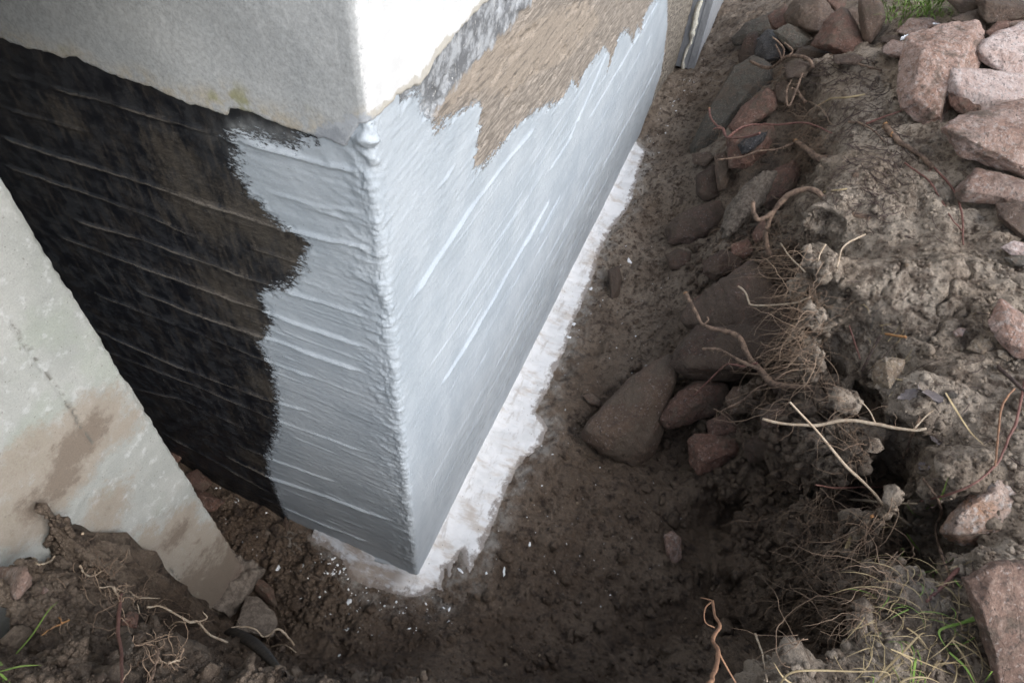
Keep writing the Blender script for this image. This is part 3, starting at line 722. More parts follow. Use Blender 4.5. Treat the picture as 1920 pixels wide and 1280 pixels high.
# rough plaster above, with a broken lower edge that stands proud of the concrete
def plaster(name, s, label):
    t = np.concatenate([np.linspace(0, .018, 6), np.linspace(.024, .42, 90), np.linspace(.5, 3.0, 14)])
    s_, t_ = np.meshgrid(s, t, indexing='ij')
    e = plaster_edge(s_) + .003 * fbm(s_ * 60, s_ * 0 + 1, oct=3, seed=601)
    z_ = e + t_
    X, Y, nx, ny = wrap(s_)
    th = .0095 * np.where(s_ < 0, 1, .75) + .003 * fbm(s_ * 5, z_ * 5, oct=2, seed=602)
    prof = sstep(-.001, .009, t_)
    dsp = -.006 + (th + .006) * prof + .0005 * fbm(s_ * 70, z_ * 70, oct=3, seed=603, gain=.6) * prof
    Vp = np.stack([X + nx * dsp, Y + ny * dsp, z_], -1)
    wpoly = LW([(660,-40),(672,0),(680,28),(685,60),(690,100),(693,140),(695,190),(697,214)])
    wh = s_ - np.interp(z_, *zip(*sorted([(q[1], min(q[0], 0.0)) for q in wpoly])))
    bl = sdf_poly(s_, z_, LW([(588,258),(592,240),(610,230),(640,223),(668,213),(692,213),(705,230),(705,300),(655,296)]))
    ed = 1 - sstep(.012, .060, t_ + .02 * fbm(s_ * 9, s_ * 0, oct=2, seed=604))
    o = mesh_np(name, Vp.reshape(-1, 3), grid_faces(*s_.shape), M['plaster'], house, {'white': wh, 'edge': ed, 'blue': bl})
    o['label'] = label
    return o
plaster('plaster', np.concatenate([[-7, -4, -2.4], sL[sL > -2.2]]), 'unpainted grey rough plaster')
plaster('plaster', np.concatenate([sR[sR < 6.6], [7.5, 9]]), 'white painted plaster with bare beige lower edge')
# flat roof closing the walls, far above the frame
def box_np(x0, x1, y0, y1, z0, z1):
    v = np.array([[x, y, z] for x in (x0, x1) for y in (y0, y1) for z in (z0, z1)], float)
    f = np.array([[0, 1, 3, 2], [4, 6, 7, 5], [0, 4, 5, 1], [2, 3, 7, 6], [0, 2, 6, 4], [1, 5, 7, 3]])
    return v, f
v, f = box_np(-.2, 9.1, -.2, 7.1, 4.99, 5.15)
mesh_np('roof', v, f, M['deck'], house, smooth=False)

# cement cove between wall and ground
cgx = np.concatenate([axis([(-.42, .02, .0045, .0045)]), axis([(.025, 1.4, .0055, .006), (1.4, 3.9, .007, .016)])])
cgy = axis([(-.62, .02, .005, .0045), (.025, .46, .0065, .0065)])
CGX, CGY = np.meshgrid(cgx, cgy, indexing='ij')
c_s = sdf_poly(CGX, CGY, COVE)
nz_ = .007 * fbm(CGX * 26, CGY * 26, oct=4, seed=701, gain=.6) + .003 * fbm(CGX * 90, CGY * 90, oct=2, seed=702)
c_n = c_s + nz_
dw = np.where(CGY > 0, np.maximum(-CGX, 0), np.where(CGX > 0, np.maximum(-CGY, 0), np.hypot(CGX, CGY)))
cz = terrain(CGX, CGY) + .0045 * sstep(-.002, .03, c_n) + .020 * np.exp(-dw / .030) * sstep(0, .05, c_n) - .02 * sstep(.001, -.012, c_n)
cz += .0025 * fbm(CGX * 30, CGY * 30, oct=3, seed=703) * sstep(0, .02, c_n)
ff = grid_faces(*CGX.shape)
cf_ = c_n.ravel(); ins = ((CGX > .02) & (CGY > .02)).ravel()
keep = (cf_[ff].max(1) > -.012) & ~ins[ff].any(1)
ff = ff[keep]; used = np.unique(ff); mp = np.full(CGX.size, -1); mp[used] = np.arange(len(used))
left_grey = (sstep(.0, .10, CGY) * (CGX < .02)).ravel()  # cove greyer with brown patches along the left wall
cove = mesh_np('cement_cove', np.stack([CGX, CGY, cz], -1).reshape(-1, 3)[used], mp[ff], M['cove'], house, {'left_grey': left_grey[used], 'rim': (1 - sstep(.0, .06, c_n)).ravel()[used]})

# insulation board at the far end with a bead of foam down its near edge
def slab_mesh(x0, x1, y0, y1, z0, z1, n=(2, 12)):
    bm = bmesh.new()
    bmesh.ops.create_cube(bm, size=1)
    for vv in bm.verts:
        vv.co = Vector(((x0 + x1) / 2 + vv.co.x * (x1 - x0), (y0 + y1) / 2 + vv.co.y * (y1 - y0), (z0 + z1) / 2 + vv.co.z * (z1 - z0)))
    bmesh.ops.bevel(bm, geom=list(bm.edges), offset=.004, segments=2, affect='EDGES')
    return bm
def bm_obj(name, bm, mat, parent=None, smooth=False):
    me = bpy.data.meshes.new(name); bm.to_mesh(me); bm.free()
    for p in me.polygons: p.use_smooth = smooth
    me.materials.append(mat)
    o = bpy.data.objects.new(name, me); COL.objects.link(o)
    if parent: o.parent = parent
    return o
bxs = onplane([(1315, 80)], 1, -.15)[0][0]
for i, (xa, xb) in enumerate(((bxs, bxs + .32), (bxs + .324, bxs + 1.3), (bxs + 1.304, bxs + 2.3))):
    bm_obj('insulation_board', slab_mesh(xa, xb, -.15 + .004 * i, -.095, -.06, 1.3), M['board'], house)
bm_obj('packing_strip', slab_mesh(bxs + .002, bxs + 2.2, -.094, .004, -.06, 1.3), M['board'], house)
def lumpy(pts, rad, seed, sides=8, mat=None, name='foam', parent=None, noise=.5):
    pts = np.asarray(pts, float)
    return tube(name, pts, rad, mat, parent, sides, noise, seed)

def catmull(P, R, n=6):
    P = np.asarray(P, float); R = np.asarray(R, float)
    if len(P) < 3: n = max(n, 8)
    Q = np.vstack([2 * P[0] - P[1], P, 2 * P[-1] - P[-2]])
    out = []; rr = []
    for i in range(len(P) - 1):
        p0, p1, p2, p3 = Q[i:i + 4]
        for t in np.linspace(0, 1, n, endpoint=False):
            out.append(.5 * ((2 * p1) + (-p0 + p2) * t + (2 * p0 - 5 * p1 + 4 * p2 - p3) * t * t + (-p0 + 3 * p1 - 3 * p2 + p3) * t ** 3))
            rr.append(R[i] * (1 - t) + R[i + 1] * t)
    out.append(P[-1]); rr.append(R[-1])
    return np.array(out), np.array(rr)

def tube_np(C_, R_, sides, noise=0.0, seed=0):
    C_ = np.asarray(C_, float); n = len(C_)
    T = np.gradient(C_, axis=0); T /= np.linalg.norm(T, axis=1)[:, None] + 1e-12
    up = np.array([.31, .17, .93]); 
    N_ = np.cross(T, up); N_ /= np.linalg.norm(N_, axis=1)[:, None] + 1e-9
    B_ = np.cross(T, N_)
    a = np.arange(sides) / sides * 2 * np.pi
    rad = np.asarray(R_, float)[:, None] * np.ones((1, sides))
    if noise:
        ii = np.arange(n)[:, None] * .55 + 0 * a[None]
        rad = rad * (1 + noise * vnoise(ii + seed * 3.7, np.cos(a)[None] * 1.2 + 0 * ii, np.sin(a)[None] * 1.2 + 0 * ii, seed=seed))
    Vv = C_[:, None] + rad[..., None] * (np.cos(a)[None, :, None] * N_[:, None] + np.sin(a)[None, :, None] * B_[:, None])
    i = np.arange(n - 1)[:, None] * sides; j = np.arange(sides)[None]; j2 = (j + 1) % sides
    f_ = np.stack([i + j, i + j2, i + sides + j2, i + sides + j], -1).reshape(-1, 4)
    Vv = Vv.reshape(-1, 3)
    # end caps as degenerate fans closed with quads
    Vv = np.vstack([Vv, C_[:1] - T[:1] * R_[0] * .4, C_[-1:] + T[-1:] * R_[-1] * .4])
    c0, c1 = n * sides, n * sides + 1
    caps = []
    for q in range(0, sides, 2):
        caps.append((c0, (q + 2) % sides, (q + 1) % sides, q))
        e = (n - 1) * sides
        caps.append((c1, e + q, e + (q + 1) % sides, e + (q + 2) % sides))
    return Vv, np.vstack([f_, np.array(caps)])

def tube(name, pts, rad, mat, parent=None, sides=8, noise=.25, seed=0, n=6, wig=0.0):
    R = np.asarray(rad, float) if np.ndim(rad) else np.full(len(pts), rad)
    C_, R_ = catmull(pts, R, n)
    if wig:
        k_ = np.arange(len(C_))
        C_ = C_ + wig * np.stack([vnoise(k_ * .45, k_ * 0 + 1.5 * j, seed=seed + 50 + j) for j in range(3)], 1)
    Vv, f_ = tube_np(C_, R_, sides, noise, seed)
    return mesh_np(name, Vv, f_, mat, parent)
zs_ = np.linspace(-.1, 1.3, 12)
tube('foam_bead', [(bxs + .004 + rng.uniform(-.01, .01), -.058 + rng.uniform(-.012, .012), z_) for z_ in zs_], [rng.uniform(.008, .022) for _ in zs_], M['foam'], house, 10, .8, 5)

# ------------------------------------------------------------------ porch: cheek wall seen in the foreground, unseen deck added above to shade the house wall
YS = .576; XE = -.267
porch = empty('concrete_porch', (0, 0, 0))
tag(porch, 'pale mud stained concrete cheek wall standing beside the dark foundation gap', 'concrete wall')
def SW(px):
    P = onplane(px, 1, YS); return np.stack([P[:, 0], P[:, 2]], 1)
wx = -axis([(.0, .02, .002, .004), (.02, .55, .0055, .0065), (.55, 2.0, .02, .2)])[::-1] + XE
wz_ = axis([(-.4, -.2, .03, .01), (-.2, 1.95, .0062, .0062), (1.95, 2.318, .03, .05)])
SXg, SZg = np.meshgrid(wx, wz_, indexing='ij')
dd = 1.0 * sstep(.85, .15, SZg + .10 * fbm(SXg * 5, SZg * 5, oct=3, seed=811))
for p_, rx, rz, am in [((150,830),.13,.10,1.0),((120,900),.12,.07,.9),((60,960),.1,.1,.8),((330,1000),.11,.09,.85),((270,1040),.10,.10,.7),((390,1080),.15,.13,.9),((330,1180),.2,.14,1.0),((230,800),.08,.07,.6),((200,960),.10,.10,.55),((60,860),.14,.08,.6),((400,1000),.04,.06,.4),((250,1000),.05,.04,.35),((190,730),.03,.04,.25)]:
    q = SW([p_])[0]; dd = np.maximum(dd, am * np.exp(-((SXg - q[0]) / rx) ** 2 - ((SZg - q[1]) / rz) ** 2))
seam = np.zeros(SXg.shape)
for ln in ([(22,606),(80,690),(136,774),(175,830)], [(320,1065),(350,1105),(375,1130)], [(130,760),(155,800)]):
    d_, t_, L_ = dist_polyline(SXg + .004 * vnoise(SZg * 30, SZg * 0, seed=801), SZg, SW(ln))
    seam = np.maximum(seam, np.exp(-(d_ / .0035) ** 2))
coarse = sstep(.20, .10, SZg + .04 * fbm(SXg * 12, SZg * 12, oct=3, seed=802)) * sstep(-.14, -.06, SXg - XE)
edge_r = np.exp(-((XE - SXg) / .006) ** 2)
sd_ = .0005 * fbm(SXg * 30, SZg * 30, oct=4, seed=803, gain=.6) - .004 * seam + coarse * .006 * fbm(SXg * 60, SZg * 60, oct=3, seed=804)
sd_ -= .0012 * sstep(.25, .55, fbm(SXg * 9, SZg * 9, oct=3, seed=805)) * (dd > .2)
sd_ -= edge_r * (.003 + .004 * np.clip(vnoise(SXg * 0, SZg * 55, seed=806), 0, 1) + .006 * np.clip(vnoise(SXg * 0, SZg * 17, seed=807) - .3, 0, 1))
nX, nZ = SXg.shape
front = np.stack([SXg, YS - sd_, SZg], -1)
chip = .0016 * vnoise(wz_ * 60, wz_ * 0, seed=808) - .007 * np.clip(vnoise(wz_ * 13, wz_ * 0, seed=812) - .45, 0, 1) + .0022 * vnoise(wz_ * 9, wz_ * 0, seed=809)
front[-1, :, 0] += chip; front[-2, :, 0] += chip * .6
TH = .20
side = np.stack([np.stack([np.full(nZ, XE) + .002 * vnoise(wz_ * 40, wz_ * 0 + k_, seed=810), np.full(nZ, YS + TH * k_ / 8), wz_], -1) for k_ in range(1, 9)], 0)
back = side[-1:].copy(); back[..., 0] = wx[0]
Vw = np.concatenate([front, side, back], 0)
def ext(a, nadd, val=None):
    return np.concatenate([a, np.repeat(a[-1:], nadd, 0) if val is None else np.full((nadd, a.shape[1]), val)], 0)
mesh_np('cheek_wall', Vw.reshape(-1, 3), grid_faces(Vw.shape[0], nZ), M['slab'], porch, {'dirt': ext(dd, 9, .75), 'coarse': ext(coarse, 9), 'seam': ext(seam, 9, 0)})  # hidden side and back darkened with extra dirt to cut bounced light
def ragged_box(name, x0, x1, y0, y1, z0, z1, mat, parent, seed, amp=.02, cuts=12):
    bm = bmesh.new(); bmesh.ops.create_cube(bm, size=1)
    bmesh.ops.subdivide_edges(bm, edges=list(bm.edges), cuts=cuts, use_grid_fill=True)
    co = np.array([v.co[:] for v in bm.verts]); co = co * np.array([x1 - x0, y1 - y0, z1 - z0]) + np.array([x0 + x1, y0 + y1, z0 + z1]) / 2
    cen = co.mean(0); dv = co - cen; dv /= np.linalg.norm(dv, axis=1)[:, None]
    co = co + dv * (amp * (fbm(co[:, 0] * 14, co[:, 1] * 14, co[:, 2] * 14, oct=4, seed=seed, gain=.6)))[:, None]
    for v, c_ in zip(bm.verts, co): v.co = c_
    return bm_obj(name, bm, mat, parent, True)
ft = ragged_box('footing', -.43, -.232, .535, .76, -.40, .125, M['lump'], porch, 31, .05, 22)
ft['label'] = 'ragged concrete footing crusted with earth'
v, f = box_np(-2.3, -.022, .20, 2.6, 2.32, 2.48)  # out of view, reaches forward to darken the far left plaster
mesh_np('shade_deck', v, f, M['deck'], porch, smooth=False)

# ------------------------------------------------------------------ stones
HEAP = 'granite rocks heaped on the bank'; WALLST = 'stones bedded in the trench side'
_ico = {}
def ico(k):
    if k not in _ico:
        bm = bmesh.new(); bmesh.ops.create_icosphere(bm, subdivisions=k, radius=1)
        v = np.array([v.co[:] for v in bm.verts]); v /= np.linalg.norm(v, axis=1)[:, None]
        _ico[k] = (v, np.array([[q.index for q in p.verts] for p in bm.faces])); bm.free()
    return _ico[k]

def hull_planes(P):
    bm = bmesh.new()
    for p in P: bm.verts.new(p)
    r = bmesh.ops.convex_hull(bm, input=list(bm.verts))
    bm.normal_update()
    c = np.mean(P, 0); N_ = []; D_ = []
    for f_ in bm.faces:
        nn = np.array(f_.normal); d_ = float(nn @ (np.array(f_.verts[0].co) - c))
        if d_ < 0: nn, d_ = -nn, -d_
        if f_.calc_area() > 1e-7: N_.append(nn); D_.append(max(d_, 1e-3))
    bm.free()
    return c, np.array(N_), np.array(D_)

def stone(label, mat, px, lift=0.0, k=.5, thick=None, front=(), seed=0, detail=None, name='stone', rough=.032, sharp=140, group='stones in the bank', cat='stone', anchor=None, fz=.55):
    lift = lift * .8 if group == WALLST else lift
    px = np.asarray(px, float); c2 = px.mean(0); px = c2 + (px - c2) * 1.05
    low = px[np.argmax(px[:, 1])]
    anc = np.array(anchor, float) if anchor else c2 * .45 + low * .55
    P0 = hit([anc], lift)[0]
    dep0 = W[2] @ (P0 - CAM)
    Ht = hit(px, lift); dv = (Ht - CAM) @ W[2]
    dep = dep0 * (1 - k) + np.clip(dv, dep0 * .86, dep0 * 1.18) * k
    rr = np.random.default_rng(seed + 1000)
    D = np.stack([px[:, 0] - 960, px[:, 1] - 640, np.full(len(px), F)], 1) @ W / F
    O = CAM + D * dep[:, None]
    c = O.mean(0)
    size = np.sqrt(((O - c) ** 2).sum(1)).mean()
    T = thick if thick else size * .62
    vd = (CAM - c) / np.linalg.norm(CAM - c)
    pts = [O]
    if len(front):
        for (fx, fy, off) in front:
            dd0 = np.array([fx - 960, fy - 640, F]) @ W / F
            # depth of the outline plane at this pixel, then pulled toward the eye
            wgt = 1 / (np.hypot(px[:, 0] - fx, px[:, 1] - fy) + 3) ** 2
            dpt = (dep * wgt).sum() / wgt.sum()
            pts.append((CAM + dd0 * dpt + vd * off * size)[None])
    else:
        sh = c + (O - c) * rr.uniform(.45, .78, (len(O), 1)) + vd * T * rr.uniform(.25, .75, (len(O), 1)) * fz / .55
        pts.append(sh)
    bk = c + (O - c) * rr.uniform(.55, .85, (len(O), 1)) - vd * T * rr.uniform(.6, 1.0, (len(O), 1))
    pts.append(bk)
    P = np.vstack(pts)
    c_, N_, D_ = hull_planes(P)
    wpx = np.ptp(px[:, 0])
    det = detail or (5 if wpx > 60 else 4 if wpx > 22 else 3)
    u, tri = ico(det)
    ext_ = np.abs(P - c_).max(0); u2 = u * ext_; u2 /= np.linalg.norm(u2, axis=1)[:, None]
    q = np.clip(u2 @ N_.T, 1e-4, None) / D_
    r_ = (q ** sharp).sum(1) ** (-1 / sharp)
    V_ = u2 * r_[:, None]
    fq = 1.6 / size
    lay_ = V_ @ (np.random.default_rng(seed + 77).normal(0, 1, 3))
    nn = fbm(V_[:, 0] * fq + seed, V_[:, 1] * fq, V_[:, 2] * fq, oct=5, seed=seed + 5, gain=.55)
    rd = 1 - 2 * np.abs(fbm(V_[:, 0] * fq * 1.7 - seed, V_[:, 1] * fq * 1.7, V_[:, 2] * fq * 1.7, oct=3, seed=seed + 9))
    n3 = fbm(V_[:, 0] * fq * 4, V_[:, 1] * fq * 4, V_[:, 2] * fq * 4, oct=4, seed=seed + 15, gain=.65)
    stp = vnoise(lay_ / size * 5 + .5 * nn, lay_ * 0 + seed, seed=seed + 17)
    V_ = V_ * (1 + rough * 1.6 * nn + rough * .9 * rd + rough * .8 * n3 + rough * .7 * np.round(stp * 2) / 2)[:, None]
    o = mesh_np(name, V_, tri, M[mat] if isinstance(mat, str) else mat)
    o.location = c_
    tag(o, label, cat, group)
    return o

stone('largest pinkish granite boulder of the heap with a rounded brown face', 'pink', [(1703,72),(1757,50),(1828,40),(1848,80),(1836,118),(1802,130),(1790,190),(1766,226),(1732,234),(1690,206),(1684,150),(1700,108)], .03, .3, front=[(1730,98,.55),(1822,60,.3),(1800,118,.5),(1752,118,.62),(1712,180,.5),(1752,205,.5),(1770,160,.5)], seed=1, group=HEAP, detail=6)
stone('pale angular granite rock at the right edge above the pink slab', 'pale', [(1828,92),(1870,62),(1925,40),(1960,60),(1960,130),(1920,140),(1888,138),(1850,120)], .03, .3, front=[(1832,95,.4),(1860,70,.3),(1925,60,.4),(1930,105,.5),(1870,92,.5)], seed=2, group=HEAP)
stone('pale pink flat granite slab wedged under the largest boulder', 'pale', [(1784,125),(1840,134),(1860,142),(1920,140),(1960,150),(1960,190),(1890,196),(1840,212),(1800,212),(1778,178)], .04, .4, front=[(1786,128,.3),(1798,162,.5),(1840,175,.5),(1880,188,.5),(1940,180,.5)], seed=3, group=HEAP)
stone('reddish brown cracked rock below the pale pink slab', 'red', [(1778,170),(1800,160),(1845,176),(1880,190),(1845,208),(1803,214),(1782,200)], .05, .3, seed=4, group=HEAP)
stone('broad brown and pink granite boulder at the right edge below the pink slab', 'pink', [(1768,242),(1798,216),(1850,204),(1920,188),(1990,190),(1990,340),(1920,330),(1872,314),(1800,292)], .03, .35, front=[(1775,240,.3),(1850,212,.3),(1930,205,.4),(1940,240,.6),(1820,262,.6),(1900,300,.5)], seed=5, group=HEAP, detail=6)
stone('wedge shaped pink rock with a flat streaked front at the right edge', 'pink', [(1796,355),(1830,316),(1880,325),(1930,342),(1960,360),(1940,386),(1860,378),(1800,378)], .02, .4, front=[(1832,320,.3),(1815,356,.5),(1920,352,.5),(1900,374,.4)], seed=6, group=HEAP)
stone('brown rock half buried under the wedge shaped rock', 'brownrock', [(1868,384),(1910,378),(1960,385),(1960,470),(1905,440),(1876,412)], .0, .4, seed=7, group=HEAP)
stone('small orange topped rock behind the largest boulder', 'pink', [(1680,60),(1706,35),(1745,33),(1762,45),(1730,58),(1700,66)], .03, .4, seed=8, group=HEAP)
stone('small rounded pink rock left of the largest boulder', 'pink', [(1654,88),(1672,75),(1700,80),(1706,98),(1700,110),(1672,107),(1655,100)], .02, .4, seed=9, group=HEAP)
stone('flat brown rock behind the foil scrap', 'brownrock', [(1650,70),(1680,66),(1692,72),(1680,82),(1652,80)], .01, .5, seed=10, group=HEAP)
stone('orange brown rock in the corner behind the pale angular rock', 'red', [(1847,62),(1870,42),(1895,36),(1905,46),(1880,62),(1858,70)], .06, .4, seed=11, group=HEAP)
stone('pale rock at the very right edge behind the pale angular rock', 'pink', [(1885,44),(1925,36),(1960,40),(1960,75),(1915,70)], .06, .4, seed=12, group=HEAP)
stone('big brown boulder at the top edge right of the grass', 'brownrock', [(1775,0),(1800,-30),(1850,-35),(1845,10),(1830,24),(1800,24)], .08, .3, seed=13, group=HEAP)
stone('big dark brown boulder in the top right corner', 'brownrock', [(1828,0),(1850,-40),(1960,-40),(1970,30),(1900,40),(1850,42),(1838,20)], .10, .3, seed=14, group=HEAP, detail=5)
stone('brown pointed rock in the shade behind the largest boulder', 'brownrock', [(1785,36),(1815,22),(1840,16),(1848,50),(1850,75),(1830,44)], .04, .4, seed=15, group=HEAP)
stone('grey buried slab between the largest boulder and the pale angular rock', 'grey_stone', [(1800,120),(1840,105),(1868,130),(1865,142),(1835,134)], .02, .5, seed=16, group=HEAP)
# stones piled at the top behind the trench
stone('smooth brown boulder at the top of the trench pile', 'brownrock', [(1470,28),(1490,0),(1540,-10),(1563,22),(1560,45),(1536,64),(1506,60),(1476,42)], .08, .25, thick=.22, seed=21, group=WALLST)
stone('leaning pyramid shaped pink brown boulder in the trench pile', 'red', [(1548,38),(1578,16),(1588,18),(1609,48),(1619,82),(1598,102),(1560,98),(1520,86)], .08, .25, front=[(1568,48,.5),(1582,60,.45),(1590,24,.3),(1600,86,.4),(1550,84,.45)], seed=22, group=WALLST)
stone('tall grooved brown boulder beneath the green grass', 'brownrock', [(1609,0),(1650,-6),(1660,30),(1650,55),(1632,82),(1618,72),(1611,34)], .08, .2, thick=.2, seed=23, group=WALLST)
stone('small round brown stone between the two large pile boulders', 'brownrock', [(1584,20),(1600,10),(1612,20),(1612,44),(1600,50),(1588,32)], .12, .2, seed=24, group=WALLST)
stone('dark red stone at the top edge of the trench pile', 'red', [(1540,-8),(1588,-8),(1584,12),(1568,22),(1550,8)], .12, .2, seed=25, group=WALLST)
stone('long dark shadowed slab by the far trench floor', 'grey_stone', [(1374,72),(1398,44),(1440,28),(1473,12),(1490,46),(1450,58),(1412,76),(1378,88)], .06, .4, seed=26, group=WALLST)
stone('reddish dark boulder above the black stone', 'red', [(1440,30),(1472,6),(1492,30),(1506,62),(1478,58),(1450,56)], .12, .3, seed=27, group=WALLST)
stone('glossy black stone behind the far hooked root', 'black_stone', [(1417,100),(1420,74),(1440,56),(1462,60),(1480,80),(1486,100),(1462,112),(1436,124),(1420,118)], .10, .2, thick=.12, seed=28, group=WALLST)
stone('dark rock right of the glossy black stone', 'grey_stone', [(1450,60),(1478,44),(1510,58),(1522,72),(1500,92),(1482,96),(1470,74)], .10, .2, seed=29, group=WALLST)
stone('low brown ledge stone under the pyramid boulder', 'brownrock', [(1500,88),(1545,84),(1556,104),(1520,108),(1490,104)], .10, .3, seed=30, group=WALLST)
stone('mossy brown stone left of the glossy black stone', 'muddy', [(1384,100),(1400,66),(1420,58),(1424,80),(1412,112),(1388,125)], .04, .3, seed=31, group=WALLST)
stone('long greenish grey slab leaning out into the far trench', 'grey_stone', [(1336,196),(1376,130),(1410,108),(1446,126),(1446,152),(1398,192),(1372,236),(1366,270),(1302,288),(1296,272)], .06, .3, thick=.12, front=[(1376,132,.2),(1412,112,.25),(1438,130,.35),(1396,180,.42),(1356,230,.42),(1308,270,.3),(1330,205,.25)], seed=32, group=WALLST, detail=5)
stone('dark red wedge stone resting against the greenish slab', 'red', [(1366,238),(1392,200),(1440,164),(1458,180),(1456,205),(1428,222),(1384,254)], .10, .3, seed=33, group=WALLST)
stone('reddish block with a black patch below the cut root', 'red', [(1363,258),(1389,240),(1448,234),(1452,255),(1440,282),(1398,318),(1368,314)], .08, .3, front=[(1368,262,.3),(1440,242,.4),(1432,276,.5),(1396,304,.45),(1385,270,.5)], seed=34, group=WALLST)
stone('black stone set in front of the reddish block', 'black_stone', [(1384,272),(1405,254),(1438,248),(1432,264),(1410,284),(1390,290)], .16, .2, seed=35, group=WALLST)
stone('small brown stone wedged under the reddish block', 'brownrock', [(1340,292),(1362,284),(1370,318),(1362,352),(1345,360)], .06, .3, seed=36, group=WALLST)
stone('mud covered flat stone low in the trench side under the reddish block', 'muddy', [(1306,330),(1338,308),(1352,320),(1350,366),(1320,378),(1306,366)], .05, .4, seed=37, group=WALLST)
stone('mud smeared dark red stone in the middle of the trench side', 'muddy', [(1250,428),(1275,400),(1310,386),(1348,375),(1360,396),(1344,432),(1295,455),(1254,456)], .05, .4, seed=38, group=WALLST)
stone('tall gravelly clay lump hanging under the arched root', 'clay', [(1342,440),(1352,405),(1380,360),(1411,332),(1450,306),(1458,322),(1428,366),(1428,396),(1400,420),(1372,446),(1352,462)], .08, .3, seed=39, group=WALLST, name='clay_lump', cat='clay lump', rough=.10, sharp=9, detail=6)
stone('dark red stone behind the arched root', 'red', [(1450,318),(1490,300),(1500,316),(1494,350),(1452,392),(1436,388),(1434,355)], .02, .3, seed=40, group=WALLST)
stone('small red stone tucked under the arched root', 'red', [(1408,440),(1428,412),(1440,420),(1438,446),(1416,456)], .06, .3, seed=41, group=WALLST)
stone('upper dark slab behind the thick hanging root', 'muddy', [(1282,584),(1330,540),(1408,490),(1440,520),(1482,588),(1488,634),(1411,636),(1312,622),(1278,608)], .06, .35, thick=.14, seed=42, group=WALLST, detail=5)
stone('large dark square edged block under the thick hanging root', 'muddy', [(1260,686),(1268,656),(1308,612),(1385,614),(1478,608),(1494,660),(1458,700),(1384,710),(1302,710),(1268,696)], .14, .25, thick=.16, front=[(1272,660,.25),(1310,624,.2),(1470,622,.25),(1480,660,.4),(1400,690,.5),(1290,690,.45),(1380,640,.45)], seed=43, group=WALLST, detail=5)
stone('long brown topped slab lying on the trench floor', 'brownrock', [(1096,800),(1140,752),(1180,712),(1258,662),(1272,690),(1262,722),(1236,768),(1228,850),(1190,872),(1130,850),(1095,826)], .10, .35, thick=.13, front=[(1098,802,.25),(1182,716,.15),(1256,668,.2),(1266,704,.38),(1190,786,.5),(1160,800,.5),(1120,812,.35),(1212,838,.35),(1140,842,.3)], seed=44, group=WALLST, detail=5)
stone('pointed reddish wedge in front of the long brown topped slab', 'red', [(1236,788),(1254,756),(1272,734),(1308,712),(1360,716),(1366,742),(1340,776),(1293,792),(1250,804)], .16, .25, thick=.1, front=[(1238,788,.15),(1268,740,.2),(1310,720,.3),(1350,728,.3),(1300,760,.5),(1262,792,.25)], seed=45, group=WALLST, detail=5)
stone('rounded brown cobble beside the pointed wedge', 'brownrock', [(1360,744),(1376,724),(1410,730),(1422,750),(1410,772),(1370,776)], .08, .3, seed=46, group=WALLST)
stone('dark red stone in the shade below the rounded cobble', 'red', [(1326,790),(1362,774),(1384,780),(1386,812),(1340,822),(1328,812)], .05, .3, seed=47, group=WALLST)
stone('dark red block lowest of the shaded trench side stones', 'red', [(1290,828),(1302,814),(1340,812),(1382,818),(1386,850),(1340,880),(1310,890),(1294,870)], .05, .3, seed=48, group=WALLST)
stone('loose brown stone lying on the trench floor left of the brown topped slab', 'brownrock', [(1093,742),(1106,736),(1128,752),(1126,764),(1104,756)], .015, .5, seed=49, group='loose stones on the trench floor')
stone('white streaked muddy stone on the shaded trench floor', 'pink', [(1244,1004),(1260,994),(1276,1010),(1278,1045),(1264,1062),(1250,1040)], .015, .4, seed=50, group='loose stones on the trench floor')
stone('thin dark stone embedded in the trench floor mud', 'muddy', [(1140,508),(1160,500),(1166,520),(1160,556),(1146,560)], .01, .5, seed=51, group='loose stones on the trench floor')
FILL = [('red stone bedded just above the upper dark slab', 'red', [(1300,560),(1322,548),(1332,560),(1310,582),(1292,580)], .05),
        ('dark stone bedded between the clay lump and the upper dark slab', 'muddy', [(1320,490),(1352,470),(1392,476),(1384,506),(1340,524),(1318,512)], .05),
        ('reddish flat stone half hidden by soil left of the small red stone', 'red', [(1372,458),(1404,446),(1412,470),(1396,486),(1370,480)], .05),
        ('brown stone wedged above the reddish block', 'brownrock', [(1452,160),(1478,150),(1494,172),(1478,196),(1458,190)], .08),
        ('brown flat stone at the foot of the hooked root', 'brownrock', [(1470,120),(1500,112),(1520,124),(1508,146),(1476,148)], .08),
        ('dark stone under the right end of the large dark block', 'muddy', [(1440,706),(1476,690),(1496,700),(1488,730),(1452,740)], .06),
        ('shadowed stone right of the lowest dark red block', 'muddy', [(1392,830),(1424,812),(1448,826),(1440,862),(1404,868)], .05),
        ('shadowed stone below the rounded cobble on its right', 'muddy', [(1424,770),(1456,752),(1474,772),(1462,800),(1430,802)], .06),
        ('muddy stone at the foot of the trench side below the clay lump', 'muddy', [(1248,478),(1272,466),(1296,474),(1290,500),(1256,506)], .03),
        ('thin brown stone edge sticking out under the greenish slab', 'brownrock', [(1298,290),(1330,284),(1340,296),(1322,312),(1300,306)], .04),
        ('dark stone beneath the red wedge stone', 'muddy', [(1372,250),(1396,240),(1404,252),(1388,268),(1372,266)], .10),
        ('brown rock at the back between the pile and the bank', 'brownrock', [(1560,104),(1600,100),(1622,110),(1604,122),(1566,120)], .03)]
for q, (lb, mt, px_, lf) in enumerate(FILL):
    stone(lb, mt, px_, lf, .35, seed=200 + q, group=WALLST)
